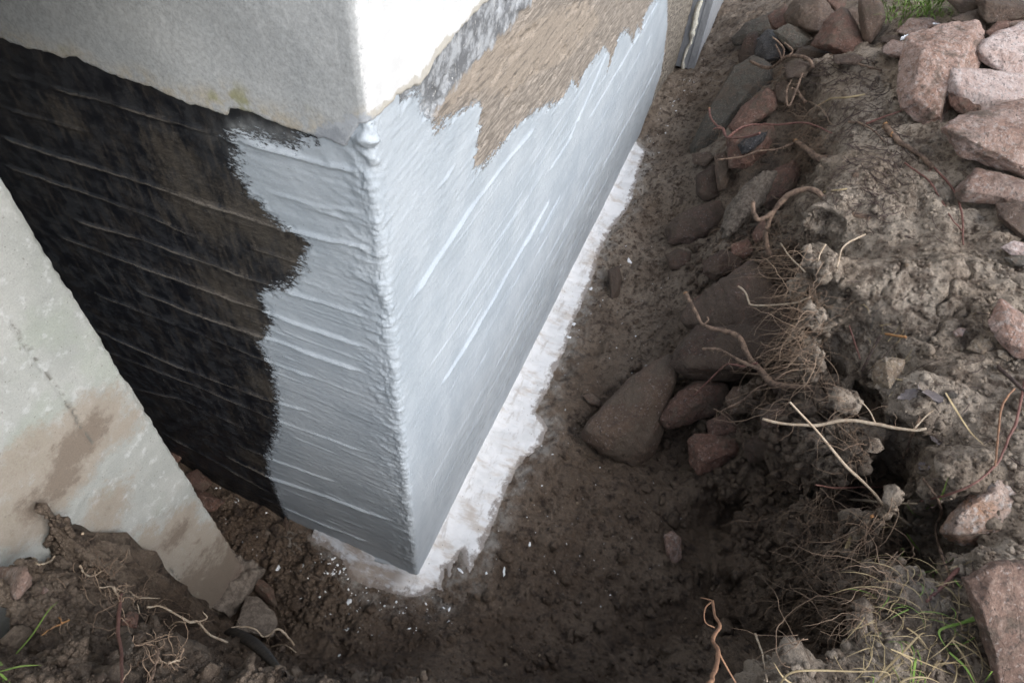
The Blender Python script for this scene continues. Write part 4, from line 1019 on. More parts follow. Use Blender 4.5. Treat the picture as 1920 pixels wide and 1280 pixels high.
# top of the right bank
TOPST = 'stones lying on the bank top'
stone('angular speckled pink rock at the right edge of the bank top', 'pink', [(1852,606),(1864,580),(1877,562),(1900,575),(1940,610),(1940,680),(1899,665),(1868,636)], .02, .4, seed=61, group=TOPST)
stone('small pinkish brown stone left of the angular pink rock', 'tan', [(1811,654),(1826,636),(1858,634),(1867,652),(1842,664)], .01, .5, seed=62, group=TOPST)
stone('tiny orange stone above the small pinkish brown stone', 'pink', [(1786,622),(1800,614),(1812,616),(1804,630),(1792,632)], .008, .5, seed=63, group=TOPST)
stone('small grey pebble right of the small pinkish brown stone', 'tan', [(1870,656),(1886,656),(1900,672),(1890,678),(1872,668)], .008, .5, seed=64, group=TOPST)
stone('tan cube shaped stone at the lip of the bank', 'tan', [(1634,708),(1642,680),(1660,669),(1695,676),(1690,700),(1668,728),(1640,722)], .03, .3, seed=65, group=TOPST)
stone('orange and white granite rock in the lower right', 'orange_white', [(1765,996),(1783,964),(1822,928),(1872,896),(1903,898),(1940,915),(1940,1008),(1863,1002),(1808,1020),(1778,1008)], .05, .2, seed=66, group=TOPST, detail=6, thick=.08)
stone('tall rust brown rock standing at the lower right edge', 'rust', [(1806,1086),(1858,1058),(1940,1050),(1960,1290),(1880,1310),(1844,1180),(1826,1132)], .05, .3, thick=.11, front=[(1812,1088,.3),(1866,1062,.35),(1930,1070,.4),(1940,1200,.5),(1870,1230,.5),(1845,1150,.5)], seed=67, group=TOPST, detail=6)
stone('small brown stone left of the tall rust brown rock', 'tan', [(1762,1126),(1780,1117),(1794,1146),(1766,1152)], .01, .4, seed=68, group=TOPST)
stone('small reddish stone under the green leaning twig', 'red', [(1735,912),(1748,906),(1758,950),(1750,966),(1740,944)], .01, .4, seed=69, group=TOPST)
stone('grey pebble beside the dead blue grey leaf', 'grey_stone', [(1768,740),(1782,730),(1798,738),(1794,746),(1774,748)], .005, .6, seed=70, group=TOPST)
stone('pale stone at the right edge below the brown half buried rock', 'pale', [(1878,464),(1900,452),(1940,458),(1940,482),(1900,480)], .01, .5, seed=71, group=TOPST)
stone('dark flat stone under the pale right edge stone', 'grey_stone', [(1882,484),(1910,476),(1945,484),(1940,502),(1900,498)], .005, .5, seed=72, group=TOPST)
# lower left mound
LEFTST = 'stones set in the near left mound'
stone('large reddish stone caked in earth against the pale concrete wall', 'red', [(18,970),(62,938),(108,940),(118,968),(112,1020),(84,1040),(38,1024)], .075, .6, thick=.07, seed=81, group=LEFTST)
stone('grey and orange flat stone at the left edge', 'pink', [(-20,1070),(0,1062),(50,1062),(60,1096),(30,1124),(-20,1126)], .03, .6, thick=.035, seed=82, group=LEFTST)
stone('pinkish stone low at the left edge of the mound', 'pink', [(-20,1150),(0,1146),(22,1158),(27,1206),(0,1216),(-20,1210)], .03, .6, thick=.035, seed=83, group=LEFTST)
stone('tiny orange stone right of the grey and orange flat stone', 'pink', [(70,1104),(84,1098),(92,1106),(82,1114),(72,1112)], .008, .5, seed=84, group=LEFTST)
stone('bluish grey stone standing in the dark hollow of the mound', 'grey_stone', [(222,1190),(242,1180),(252,1210),(240,1236),(226,1230)], .03, .3, seed=85, group=LEFTST)
stone('reddish brown clod stone beside the dark hollow', 'red', [(224,1160),(244,1144),(260,1152),(256,1176),(232,1182)], .03, .3, seed=86, group=LEFTST)
# floor of the dark gap
GAPST = 'stones on the floor of the dark gap'
stone('largest reddish stone in the dark gap', 'red', [(340,900),(352,888),(370,880),(386,894),(398,905),(380,922),(352,916)], .03, .4, seed=91, group=GAPST)
stone('red stone tucked deep in the dark gap by the wall', 'red', [(312,852),(324,844),(340,844),(343,856),(330,872),(314,874)], .03, .4, seed=92, group=GAPST)
stone('small red stone farthest up the dark gap', 'red', [(282,838),(300,826),(306,846),(296,858),(284,852)], .02, .4, seed=93, group=GAPST)
stone('flat reddish slab at the mouth of the dark gap', 'red', [(345,925),(380,920),(420,940),(400,962),(365,950)], .005, .6, seed=94, group=GAPST)
stone('dark red flat stone beside the broken footing', 'red', [(470,1084),(492,1086),(512,1104),(520,1140),(500,1130),(480,1108)], .02, .5, seed=95, group=GAPST)
stone('round clod of earth by the coated corner', 'muddy', [(525,985),(535,965),(542,980),(540,996),(528,998)], .01, .4, seed=96, group=GAPST, name='earth_clod', cat='clod')
stone('flat broken concrete piece jutting from the wall footing', 'lump', [(440,1178),(462,1118),(482,1118),(494,1128),(499,1140),(514,1148),(519,1164),(512,1192),(480,1190)], .06, .5, thick=.05, seed=97, group='broken concrete pieces', name='concrete_piece', cat='concrete piece', rough=.02, fz=.15)

# ------------------------------------------------------------------ roots, stems and sticks
LROOT = 'roots on the near left mound'
ROOTG = 'roots sticking out of the trench side'; TWIGG = 'twigs lying on the bank top'
def px_curve(pts, h0=.02, h1=None, mode='lie'):
    """photo polyline to 3D: 'lie' rests on the ground, 'air' spans between its two end depths"""
    pts = np.asarray(pts, float)
    if mode == 'lie':
        P = hit(pts, h0)
        dep = (P - CAM) @ W[2]
        ds = dep.copy()
        for _ in range(2): ds[1:-1] = (ds[:-2] + ds[1:-1] * 2 + ds[2:]) / 4
        dep = np.minimum(ds, dep + .0)
    else:
        e = hit(pts[[0, -1]], np.array([h0, h1 if h1 is not None else h0]))
        de = (e - CAM) @ W[2]
        seg = np.hypot(*np.diff(pts, axis=0).T); t = np.concatenate([[0], np.cumsum(seg)]) / seg.sum()
        dep = de[0] * (1 - t) + de[1] * t
    D = np.stack([pts[:, 0] - 960, pts[:, 1] - 640, np.full(len(pts), F)], 1) @ W / F
    return CAM + D * dep[:, None], dep

def root(label, mat, pts, w0, w1, h0=.015, h1=None, mode='lie', name='root', group=ROOTG, cat='root', seed=0, cut=None, strip=None, branches=(), wig=.0015, sides=8):
    P, dep = px_curve(pts, h0, h1, mode)
    R = np.linspace(w0, w1, len(P)) / 2 * dep / F * (.82 if group == TWIGG else .80)
    R = R * (1 + .22 * np.random.default_rng(seed + 400).uniform(-1, 1, len(R)))
    C_, R_ = catmull(P, R, 6)
    k_ = np.arange(len(C_))
    C_ = C_ + wig * np.stack([vnoise(k_ * .45, k_ * 0 + 1.5 * j, seed=seed + 50 + j) for j in range(3)], 1)
    o0 = C_.mean(0)
    Vv, f_ = tube_np(C_ - o0, R_, sides, .28, seed)
    o = mesh_np(name, Vv, f_, M[mat]); o.location = o0
    tag(o, label, cat, group)
    if cut is not None:          # raw cut end of the wood
        i, j = (0, 1) if cut == 0 else (-1, -2)
        ax = C_[i] - C_[j]; ax /= np.linalg.norm(ax)
        cc = np.array([C_[i] - ax * R_[i] * .3, C_[i] + ax * R_[i] * .25, C_[i] + ax * R_[i] * .7]) - o0
        Vc, fc = tube_np(cc, np.array([1.0, 1.12, .8]) * R_[i], 8, .35, seed + 3)
        mesh_np('cut_end', Vc, fc, M['root_orange'], o)
    if strip is not None:
        a, b_ = int(strip[0] * len(C_)), int(strip[1] * len(C_))
        vd = (CAM - C_[a:b_].mean(0)); vd /= np.linalg.norm(vd)
        Vc, fc = tube_np(C_[a:b_] - o0 + vd * R_[a:b_, None] * .30, R_[a:b_] * np.sin(np.linspace(.35, np.pi - .35, b_ - a)) * .86, 8, .3, seed + 4)
        mesh_np('stripped_wood', Vc, fc, M['root_orange'], o)
    if group in (ROOTG, LROOT):      # hair roots along it
        rr = np.random.default_rng(seed + 600); hp = []
        for q in range(rr.integers(7, 14)):
            k0 = rr.integers(1, len(C_) - 1); p_ = C_[k0].copy(); d_ = rr.normal(0, 1, 3); L = rr.uniform(.02, .09) * (1.0 if w1 > 4 else .6)
            d_ /= np.linalg.norm(d_); w_ = [p_]
            for t in range(7):
                d_ = d_ + rr.normal(0, .42, 3) + np.array([0, 0, -.14]); d_ /= np.linalg.norm(d_); w_.append(w_[-1] + d_ * L / 7)
            hp.append(tube_np(np.array(w_) - o0, np.linspace(.0011, .0004, 8) * rr.uniform(.6, 1.3), 4))
        off = 0; hv = []; hf = []
        for v_, f2 in hp: hv.append(v_); hf.append(f2 + off); off += len(v_)
        hh = mesh_np('root_hairs', np.vstack(hv), np.vstack(hf), M['hair'], o); hh['kind'] = 'stuff'
    for bpts, bw0, bw1 in branches:
        bpts = np.asarray(bpts, float)
        j = np.argmin(np.hypot(*(np.asarray(pts, float) - bpts[0]).T))
        d0 = dep[j]
        D = np.stack([bpts[:, 0] - 960, bpts[:, 1] - 640, np.full(len(bpts), F)], 1) @ W / F
        bp = CAM + D * (d0 + np.linspace(0, .02, len(bpts)))[:, None]
        bC, bR = catmull(bp, np.linspace(bw0, bw1, len(bpts)) / 2 * d0 / F, 5)
        Vb, fb = tube_np(bC - o0, bR, 6, .25, seed + 7)
        mesh_np('rootlet', Vb, fb, M[mat], o)
    return o

root('thick crooked root hanging over the trench in front of the dark block', 'root', [(1286,551),(1304,584),(1319,609),(1356,620),(1385,631),(1404,668),(1429,697),(1448,719),(1492,724),(1520,726)], 9, 15, .42, .06, 'air', seed=1, cut=0, branches=[([(1319,609),(1328,600),(1326,594)],4,3),([(1448,719),(1470,700),(1500,690)],5,3)])
root('orange tipped root forking from the thick crooked root', 'root', [(1317,655),(1340,654),(1354,657),(1380,672),(1400,682),(1424,692)], 7, 8, .38, .40, 'air', seed=2)
root('thin orange root trailing left below the dark block', 'root_red', [(1300,742),(1330,712),(1360,684),(1376,684),(1396,686),(1420,680)], 2.5, 5, .25, .35, 'air', seed=3)
root('thin forked root hanging by the rounded cobble', 'root', [(1338,766),(1350,772),(1362,766),(1390,752),(1420,728),(1450,716)], 4, 5, .22, .18, 'air', seed=4, branches=[([(1350,772),(1378,795),(1392,818),(1394,842)],4,2),([(1362,766),(1372,760)],3,2)])
root('long pale root reaching left across the dark undercut', 'root_pale', [(1429,786),(1477,795),(1532,797),(1587,787),(1642,795),(1712,806),(1736,803)], 6, 8, .30, .015, 'air', seed=5, branches=[([(1712,806),(1740,776),(1760,764)],4,2),([(1642,795),(1630,770),(1610,748)],3,2)])
root('straight pale brown stick leaning over the dark undercut', 'root_pale', [(1481,754),(1532,808),(1583,870),(1631,916),(1664,953),(1708,985)], 6, 8, .40, .02, 'air', name='stick', cat='stick', seed=6, wig=.0006)
root('thick root with an orange cut end above the reddish block', 'root', [(1492,266),(1514,280),(1532,296),(1558,306),(1587,324),(1606,332)], 13, 18, .05, .0, 'air', seed=7, cut=0, branches=[([(1532,296),(1560,294),(1588,304),(1600,312)],8,7)])
root('arched root bending over the clay lump with torn orange bark', 'root', [(1447,482),(1438,462),(1437,433),(1451,397),(1477,367),(1514,354),(1543,369),(1558,387),(1595,403),(1630,409)], 14, 13, .10, .0, 'air', seed=8, strip=(.66, .88), branches=[([(1451,397),(1425,412),(1414,400),(1412,378)],9,8)])
root('orange ended root curling at the far trench above the greenish slab', 'root_red', [(1330,204),(1333,222),(1343,234),(1356,243),(1365,258),(1400,257),(1424,250)], 5, 7, .28, .26, 'air', seed=9, cut=0, branches=[([(1365,258),(1388,240),(1410,234),(1440,234)],5,3),([(1356,243),(1345,240),(1338,242)],4,2)])
root('hooked root at the far trench in front of the black stone', 'root', [(1407,115),(1416,120),(1432,126),(1448,126),(1466,113),(1478,106),(1506,107),(1520,117),(1524,126)], 6, 8, .26, .06, 'air', seed=10, branches=[([(1466,113),(1462,100),(1454,84)],4,3),([(1466,113),(1470,94),(1458,78),(1448,70)],4,3),([(1478,106),(1486,95),(1470,80)],4,3)])
root('thin root looping below the hooked root', 'root', [(1484,150),(1476,166),(1474,184),(1480,198),(1500,150),(1504,138)], 3, 5, .16, .08, 'air', seed=11)
root('knobbly root drooping over the reddish trench stones', 'root', [(1510,193),(1500,180),(1496,170),(1484,166)], 8, 6, .06, .12, 'air', seed=12)
root('root running left from the cut root across the reddish block', 'root', [(1345,300),(1390,294),(1420,284),(1456,280),(1490,268)], 4, 6, .26, .05, 'air', seed=13)
root('long thin root crossing the red wedge stone', 'root_red', [(1430,232),(1460,234),(1500,230),(1530,236),(1560,250)], 4, 3, .12, .01, 'air', seed=14)
root('stout broken stem lying on the bank top with a torn orange end', 'root', [(1661,236),(1672,252),(1686,266),(1719,286),(1749,314)], 12, 9, .012, seed=15, strip=(.12, .5), group=TWIGG, name='stem', cat='stem', cut=0)
root('long dark red stem curving down the bank top toward the loam crack', 'root_red', [(1749,312),(1775,338),(1793,367),(1804,404),(1806,459)], 5, 4, .01, seed=16, group=TWIGG, name='stem', cat='stem', branches=[([(1749,312),(1740,330),(1770,345)],3,2)])
root('thin red stem left of the long dark red stem', 'root_red', [(1697,305),(1720,322),(1741,338),(1758,364),(1771,386),(1786,412),(1803,432)], 4, 3, .01, seed=17, group=TWIGG, name='stem', cat='stem')
root('curved brown twig lying above the stout broken stem', 'root', [(1591,229),(1612,231),(1630,240),(1646,252),(1658,266)], 5, 4, .01, seed=18, group=TWIGG, name='twig', cat='twig')
root('straight brown twig pointing at the largest boulder', 'root_red', [(1624,232),(1655,220),(1690,208)], 4, 3, .012, seed=19, group=TWIGG, name='twig', cat='twig', wig=.0004)
root('long thin twig on the far bank top below the pyramid boulder', 'root', [(1543,100),(1570,108),(1600,118),(1653,132)], 4, 4, .012, seed=20, group=TWIGG, name='twig', cat='twig', wig=.0004, branches=[([(1543,100),(1560,102),(1584,106)],3,2)])
root('yellow straw stalk lying near the reddish trench stones', 'straw', [(1534,198),(1548,190),(1562,184),(1590,183),(1622,177)], 3, 4, .02, seed=21, group=TWIGG, name='straw', cat='straw', wig=.0004)
root('short yellow straw above the arched root', 'straw', [(1545,360),(1566,357),(1588,354)], 4, 3, .015, seed=22, group=TWIGG, name='straw', cat='straw', wig=.0003)
root('short orange stick on the bank beside the dark twig', 'root_orange', [(1660,626),(1680,629),(1699,632)], 5, 5, .012, seed=23, group=TWIGG, name='stick', cat='stick', wig=.0002)
root('dark twig leaning above the tan cube shaped stone', 'root_dark', [(1652,628),(1640,648),(1626,676),(1616,696)], 6, 5, .03, seed=24, group=TWIGG, name='twig', cat='twig', wig=.0003)
root('reddish upright twig left of the dark twig', 'root_red', [(1592,610),(1602,640),(1613,674)], 4, 4, .03, seed=25, group=TWIGG, name='twig', cat='twig', wig=.0003)
root('thick dark stick at the right edge below the angular pink rock', 'root_dark', [(1870,686),(1892,706),(1930,742)], 9, 10, .012, seed=26, group=TWIGG, name='stick', cat='stick', wig=.0003)
root('orange brown arching stem rising at the right edge', 'root_tan', [(1866,872),(1870,830),(1877,770),(1888,745),(1902,728)], 4, 4, .05, .06, 'air', seed=27, group=TWIGG, name='stem', cat='stem')
root('long orange brown stem sweeping along the lower right bank', 'root_red', [(1925,700),(1905,790),(1893,816),(1880,850),(1863,876),(1826,905),(1764,931),(1690,945)], 6, 4, .025, seed=28, group=TWIGG, name='stem', cat='stem')
root('curved brown root standing left of the orange and white granite rock', 'root', [(1730,898),(1748,920),(1760,939),(1764,964),(1754,990),(1760,1020),(1767,1045),(1789,1102)], 6, 6, .02, seed=29, group=TWIGG, cat='root')
root('brown stick lying left of the tall rust brown rock', 'root_red', [(1738,1127),(1765,1100),(1797,1066)], 6, 8, .014, seed=30, group=TWIGG, name='stick', cat='stick', wig=.0003)
root('short broken pale stick in the middle of the undercut lip', 'root_pale', [(1592,936),(1625,938),(1660,942),(1720,944)], 6, 4, .03, .02, 'air', seed=31, group=TWIGG, name='stick', cat='stick', wig=.0005)
root('thin red twig parallel above the short broken pale stick', 'root_red', [(1530,909),(1570,914),(1630,912),(1680,914)], 3, 4, .20, .02, 'air', seed=32, group=TWIGG, name='twig', cat='twig')
root('stubby root with a fresh cut poking out under the leaning stick', 'root', [(1636,968),(1648,956),(1662,952),(1680,956)], 8, 7, .04, .02, 'air', seed=33, cut=0)
root('orange tipped brown root hanging by the fallen leaves', 'root', [(1694,858),(1700,846),(1706,826),(1716,804),(1724,780)], 5, 6, .02, seed=34, cut=0)
root('pale roots branching in the loam above the tan stone', 'root_pale', [(1463,456),(1480,480),(1500,500),(1516,515),(1530,524)], 3, 5, .12, .02, 'air', seed=35)
root('pale upright rootlet right of the branching pale roots', 'root_pale', [(1548,458),(1538,475),(1533,500),(1536,522)], 5, 4, .06, .01, 'air', seed=36)
root('pale rootlet hooked over the loam lip', 'root_pale', [(1622,440),(1596,452),(1578,468),(1570,500)], 4, 4, .02, .04, 'air', seed=37)
root('pale knotted root over the upper dark slab', 'root_pale', [(1384,537),(1398,548),(1404,566),(1412,572),(1450,572),(1490,568),(1520,556)], 4, 4, .34, .05, 'air', seed=38)
root('orange brown crooked sprout standing at the bottom edge', 'root_tan', [(1330,1284),(1339,1258),(1347,1221),(1337,1199),(1350,1174),(1341,1155),(1336,1126)], 10, 6, .85, 1.0, 'air', seed=39, name='sprout', cat='sprout', group='sprouts at the bottom edge', branches=[([(1336,1126),(1322,1140),(1322,1165),(1340,1176)],3,2),([(1336,1126),(1324,1122),(1314,1120)],3,2),([(1347,1221),(1358,1242),(1382,1284)],4,3)])
root('pale thin sprout with a round tip at the bottom edge', 'root_pale', [(1438,1275),(1434,1250),(1428,1220),(1416,1188)], 4, 5, .03, .6, 'air', seed=40, name='sprout', cat='sprout', group='sprouts at the bottom edge')
LROOT = 'roots on the near left mound'
root('orange and tan root lying against the pale concrete wall', 'root_pale', [(290,896),(281,908),(272,916),(235,931),(198,950),(169,961),(162,979),(154,999)], 5, 8, .02, seed=41, group=LROOT, strip=(.03, .42))
root('white forked root crossing the left mound', 'root_pale', [(-5,1033),(29,1038),(55,1032),(70,1056),(95,1050),(102,1042)], 6, 4, .035, seed=42, group=LROOT, branches=[([(55,1032),(66,1029)],4,2)])
root('dark red stem standing in front of the left mound', 'root_red', [(226,1290),(228,1225),(220,1177),(224,1140),(228,1112)], 9, 6, .10, .22, 'air', seed=43, group=LROOT, name='stem', cat='stem')
root('pale root creeping over the base of the pale concrete wall', 'root_pale', [(275,1138),(305,1137),(349,1163),(371,1166),(393,1188),(426,1204)], 5, 6, .06, .09, 'air', seed=44, group=LROOT, branches=[([(371,1166),(388,1158),(380,1146)],4,2),([(349,1166),(330,1166),(312,1180)],4,2)])
root('pale root arching beside the black strip', 'root_pale', [(433,1176),(450,1174),(477,1178),(492,1192),(505,1190),(516,1180),(528,1181),(540,1194),(552,1208)], 3, 5, .08, .05, 'air', seed=45, group=LROOT)
root('short pale root right of the black strip', 'root_pale', [(505,1214),(520,1209),(538,1210),(556,1222)], 3, 3, .02, seed=46, group=LROOT)
root('white curled root in the dark hollow of the left mound', 'root_pale', [(150,1060),(158,1076),(172,1080),(190,1072)], 5, 3, .03, seed=47, group=LROOT)
root('tangled pale root at the foot of the left mound', 'root_pale', [(186,1102),(212,1100),(240,1112),(262,1120),(300,1122)], 4, 3, .06, .05, 'air', seed=48, group=LROOT, branches=[([(212,1100),(222,1116),(240,1124)],5,3),([(240,1112),(256,1130),(262,1150)],3,2)])
root('brown root curving down beside the dark hollow', 'root', [(278,1285),(290,1250),(296,1226),(290,1208)], 7, 5, .05, .10, 'air', seed=49, group=LROOT)
root('thin white root hooked at the bottom of the mound', 'root_pale', [(300,1238),(316,1244),(328,1238),(338,1237)], 5, 3, .03, seed=50, group=LROOT)
root('orange rootlet fan low on the left mound', 'root_orange', [(76,1192),(96,1178),(116,1168),(130,1162)], 3, 4, .02, seed=51, group=LROOT, branches=[([(116,1168),(112,1158),(98,1156)],3,2)])

# black rubber strip curling out of the soil
P, dep = px_curve([(430,1180),(452,1190),(474,1203),(496,1222),(516,1244),(534,1264)], .05, .02, 'air')
Cs, Rs = catmull(P, np.array([20, 24, 24, 20, 14, 8]) / 2 * dep / F, 8)
T_ = np.gradient(Cs, axis=0); T_ /= np.linalg.norm(T_, axis=1)[:, None]
nrm = np.array([0.1, -.25, .95]); nrm /= np.linalg.norm(nrm)
Bs = np.cross(T_, nrm); Bs /= np.linalg.norm(Bs, axis=1)[:, None]; Ns = np.cross(Bs, T_)
prof = [(-1, 0), (-.5, .004), (0, .006), (.5, .004), (1, 0), (1, -.006), (0, -.002), (-1, -.006)]
Vs = np.concatenate([(Cs + Bs * Rs[:, None] * a + Ns * b_)[:, None] for a, b_ in prof], 1)
n8 = len(prof); i = np.arange(len(Cs) - 1)[:, None] * n8; j = np.arange(n8)[None]; j2 = (j + 1) % n8
fs = np.stack([i + j, i + j2, i + n8 + j2, i + n8 + j], -1).reshape(-1, 4)
caps = np.array([[0, 1, 2, 7], [7, 2, 6, 6]])[:1]
o0 = Cs.mean(0)
st = mesh_np('black_strip', Vs.reshape(-1, 3) - o0, fs, M['rubber']); st.location = o0
tag(st, 'black flat strip of membrane curling out of the mud', 'strip')

# ------------------------------------------------------------------ small finds: foil, leaves
def crumple(name, label, cat, px, w_px, mat, seed, lift=.02, flat=.35, aspect=1.0):
    P0 = hit([px], lift)[0]; dep = W[2] @ (P0 - CAM); r0 = w_px / 2 * dep / F
    n = 18
    a, b_ = np.meshgrid(np.linspace(-1, 1, n), np.linspace(-1, 1, n), indexing='ij')
    edge = 1 - .25 * np.abs(vnoise(a * 2 + seed, b_ * 2, seed=seed))
    zz = flat * fbm(a * 1.3 + seed, b_ * 1.3, oct=3, seed=seed + 1)
    V1 = np.stack([a * r0 * edge, b_ * r0 * aspect * edge, zz * r0], -1)
    V2 = V1.copy(); V2[..., 2] -= .0012
    F1 = grid_faces(n, n); N1 = n * n
    bd = [i_ * n for i_ in range(n)] + [(n - 1) * n + j_ for j_ in range(1, n)] + [i_ * n + n - 1 for i_ in range(n - 2, -1, -1)] + [j_ for j_ in range(n - 2, 0, -1)]
    rim = [[bd[q], bd[(q + 1) % len(bd)], bd[(q + 1) % len(bd)] + N1, bd[q] + N1] for q in range(len(bd))]
    o = mesh_np(name, np.vstack([V1.reshape(-1, 3), V2.reshape(-1, 3)]), np.vstack([F1, F1[:, ::-1] + N1, np.array(rim)]), mat, smooth=False)
    o.location = P0; o.rotation_euler = (rng.uniform(-.4, .4), rng.uniform(-.4, .4), rng.uniform(0, 6))
    tag(o, label, cat); return o
crumple('foil_scrap', 'crumpled white foil scrap between rocks at the top of the bank', 'foil scrap', (1703, 73), 26, M['foil'], 3, .04, .5)
crumple('foil_scrap', 'tiny white scrap behind the largest boulder', 'foil scrap', (1756, 45), 12, M['foil'], 4, .06, .5)

def leaf(label, px, w_px, seed, rot, tilt):
    P0 = hit([px], .012)[0]; dep = W[2] @ (P0 - CAM); L = w_px * dep / F
    nU, nV = 12, 9
    u = np.linspace(0, 1, nU); hw = .34 * np.sin(np.pi * u ** .8) * (1 + .22 * np.sin(u * 23)) + .01
    a = np.linspace(-1, 1, nV)
    X = (u[:, None] - .5) * L + 0 * a; Yv = a[None] * hw[:, None] * L
    Zv = .10 * L * np.abs(a)[None] + .10 * L * np.sin(u * 4 + seed)[:, None] + .03 * L * vnoise(X / L * 6, Yv / L * 6, seed=seed)
    V1 = np.stack([X, Yv, Zv], -1).reshape(-1, 3); V2 = V1 - np.array([0, 0, .0008])
    F1 = grid_faces(nU, nV)
    o = mesh_np('dead_leaf', np.vstack([V1, V2]), np.vstack([F1, F1[:, ::-1] + len(V1)]), M['leaf'])
    o.location = P0; o.rotation_euler = (tilt, tilt * .6, rot)
    tag(o, label, 'leaf', 'dead leaves on the bank')
    vein = tube('leaf_stalk', [(-.5 * L, 0, .0), (-.62 * L, .01 * L, .01 * L), (-.8 * L, .05 * L, .03 * L)], .0011, M['root_dark'], o, 6, .1, seed)
leaf('largest dead bluish grey leaf right of the tan cube shaped stone', (1738, 740), 62, 1, .4, .25)
leaf('curled brown leaf left of the bluish grey leaf', (1702, 742), 40, 2, 2.2, .5)
leaf('dark purple leaf below the pale root end', (1757, 826), 44, 3, 1.1, .4)
leaf('small dark leaf near the small reddish stone', (1732, 875), 30, 4, 2.6, .3)
leaf('grey leaf in the straw at the lower right', (1775, 1248), 34, 5, .9, .5)

# ------------------------------------------------------------------ paint blobs on the mud
def blob_np(P0, r, seed, asp=1.0, rot=0.0, thick=.0022):
    rr = np.random.default_rng(seed); n = 12
    a = np.arange(n) / n * 2 * np.pi
    rad = r * (1 + .38 * rr.uniform(-1, 1, n)); 
    x = np.cos(a) * rad * asp; y = np.sin(a) * rad / asp
    c, s = math.cos(rot), math.sin(rot); x, y = x * c - y * s, x * s + y * c
    th = min(thick, r * .35)
    ring0 = np.stack([x, y, np.full(n, -.004)], 1); ring1 = np.stack([x * .9, y * .9, np.full(n, th * .7)], 1); ring2 = np.stack([x * .5, y * .5, np.full(n, th)], 1)
    Vb = np.vstack([ring0, ring1, ring2, [[0, 0, th]]])
    fb = []
    for q in range(n):
        q2 = (q + 1) % n
        fb += [[q, q2, n + q2, n + q], [n + q, n + q2, 2 * n + q2, 2 * n + q]]
    for q in range(0, n, 2): fb.append([3 * n, 2 * n + q, 2 * n + (q + 1) % n, 2 * n + (q + 2) % n])
    wp = Vb + P0
    wp[:, 2] += terrain(wp[:, 0], wp[:, 1]) - terrain(np.array([P0[0]]), np.array([P0[1]]))[0]
    return wp, np.array(fb)
BL = [((655,1126),13,1.2,.3),((572,1055),16,1.7,.2),((520,1064),11,1.5,.1),((650,1178),9,1.4,1.4),((600,1118),6,1.3,0),((1075,608),8,1.0,0),((1066,632),9,1.5,1.3),((1108,541),8,1.1,0),((1180,490),7,1.3,1.2),((945,1072),9,1.8,.4),((993,1020),7,1.4,.2),((912,1074),6,1.3,.3),((842,1142),7,1.4,.1),((862,1068),10,1.8,1.2),((444,938),8,1.5,.6),((636,1228),6,1.3,.3),((1039,1072),5,1.3,.7)]
BLAB = ['largest round white paint blob in the mud left of the coated corner', 'longest white paint smear beside the dark foot of the left wall', 'white paint streak left of the longest smear on the dark gap floor', 'elongated white paint drop nearest the bottom left of the trench', 'small white paint dot between the longest smear and the largest round blob', 'topmost of two white paint drops beside the middle of the white cove', 'lower of two white paint drops beside the middle of the white cove', 'white paint drop beside the white cove where it narrows', 'farthest white paint drop on the trench floor beside the white cove', 'slim white paint fleck just right of the cove toe', 'white paint fleck out on the trench floor right of the cove', 'short white paint fleck touching the tongue of the white cove toe', 'white paint drop just below the corner of the foundation', 'slanted white paint drip between the two tongues of the cove toe', 'lone white paint drop in the dark gap by the cheek wall', 'white paint drop lowest on the mud near the bottom edge', 'tiny white paint fleck farthest right of the cove toe']
for q, (pp, wd, asp, rot) in enumerate(BL):
    P0 = hit([pp], 0)[0]; dep = W[2] @ (P0 - CAM)
    Vb, fb = blob_np(P0, wd / 2 * dep / F * 1.05, 900 + q, asp, rot)
    o = mesh_np('paint_blob', Vb - P0, fb, M['paint']); o.location = P0
    tag(o, BLAB[q], 'paint blob', 'paint blobs on the trench floor')
def joined(name, parts, mat, label=None, smooth=True):
    Vs_, Fs_ = [], []; off = 0
    for v_, f_ in parts:
        Vs_.append(v_); Fs_.append(f_ + off); off += len(v_)
    o = mesh_np(name, np.vstack(Vs_), np.vstack(Fs_), mat, smooth=smooth)
    tag(o, label, None, None, 'stuff'); return o
parts = []
def fleck_area(n, poly_px, rmin, rmax, sd):
    poly_px = np.asarray(poly_px, float); lo, hi = poly_px.min(0), poly_px.max(0); k_ = 0
    while k_ < n:
        p_ = rng.uniform(lo, hi)
        if sdf_poly(np.array([p_[0]]), np.array([p_[1]]), poly_px)[0] < 0: continue
        k_ += 1
        P0 = hit([p_], 0)[0]
        if P0[0] > .01 and P0[1] > -.005: continue
        r = rmin * (rmax / rmin) ** (rng.random() ** 2.2)
        parts.append(blob_np(P0, r, sd + k_, rng.uniform(.9, 1.7), rng.uniform(0, 3), .0016))
fleck_area(120, [(560,1040),(660,1085),(800,1120),(850,1110),(850,1180),(700,1200),(560,1150)], .0010, .0055, 2000)
fleck_area(110, [(880,1040),(960,930),(1050,760),(1250,900),(1320,1050),(1100,1150),(900,1140)], .0008, .0045, 3000)
fleck_area(70, [(1030,740),(1080,620),(1130,520),(1200,420),(1260,520),(1240,700),(1100,740)], .0010, .0042, 4000)
fleck_area(40, [(380,900),(470,930),(560,1010),(560,1120),(480,1060),(400,960)], .0012, .0045, 5000)
fleck_area(60, [(1200,280),(1240,200),(1300,90),(1330,120),(1250,260),(1215,330)], .0015, .006, 6000)
fleck_area(70, [(560,1020),(640,1050),(655,1080),(600,1075)], .0015, .007, 7000)
joined('paint_flecks', parts, M['paint'], 'flecks of white paint sprinkled over the mud')

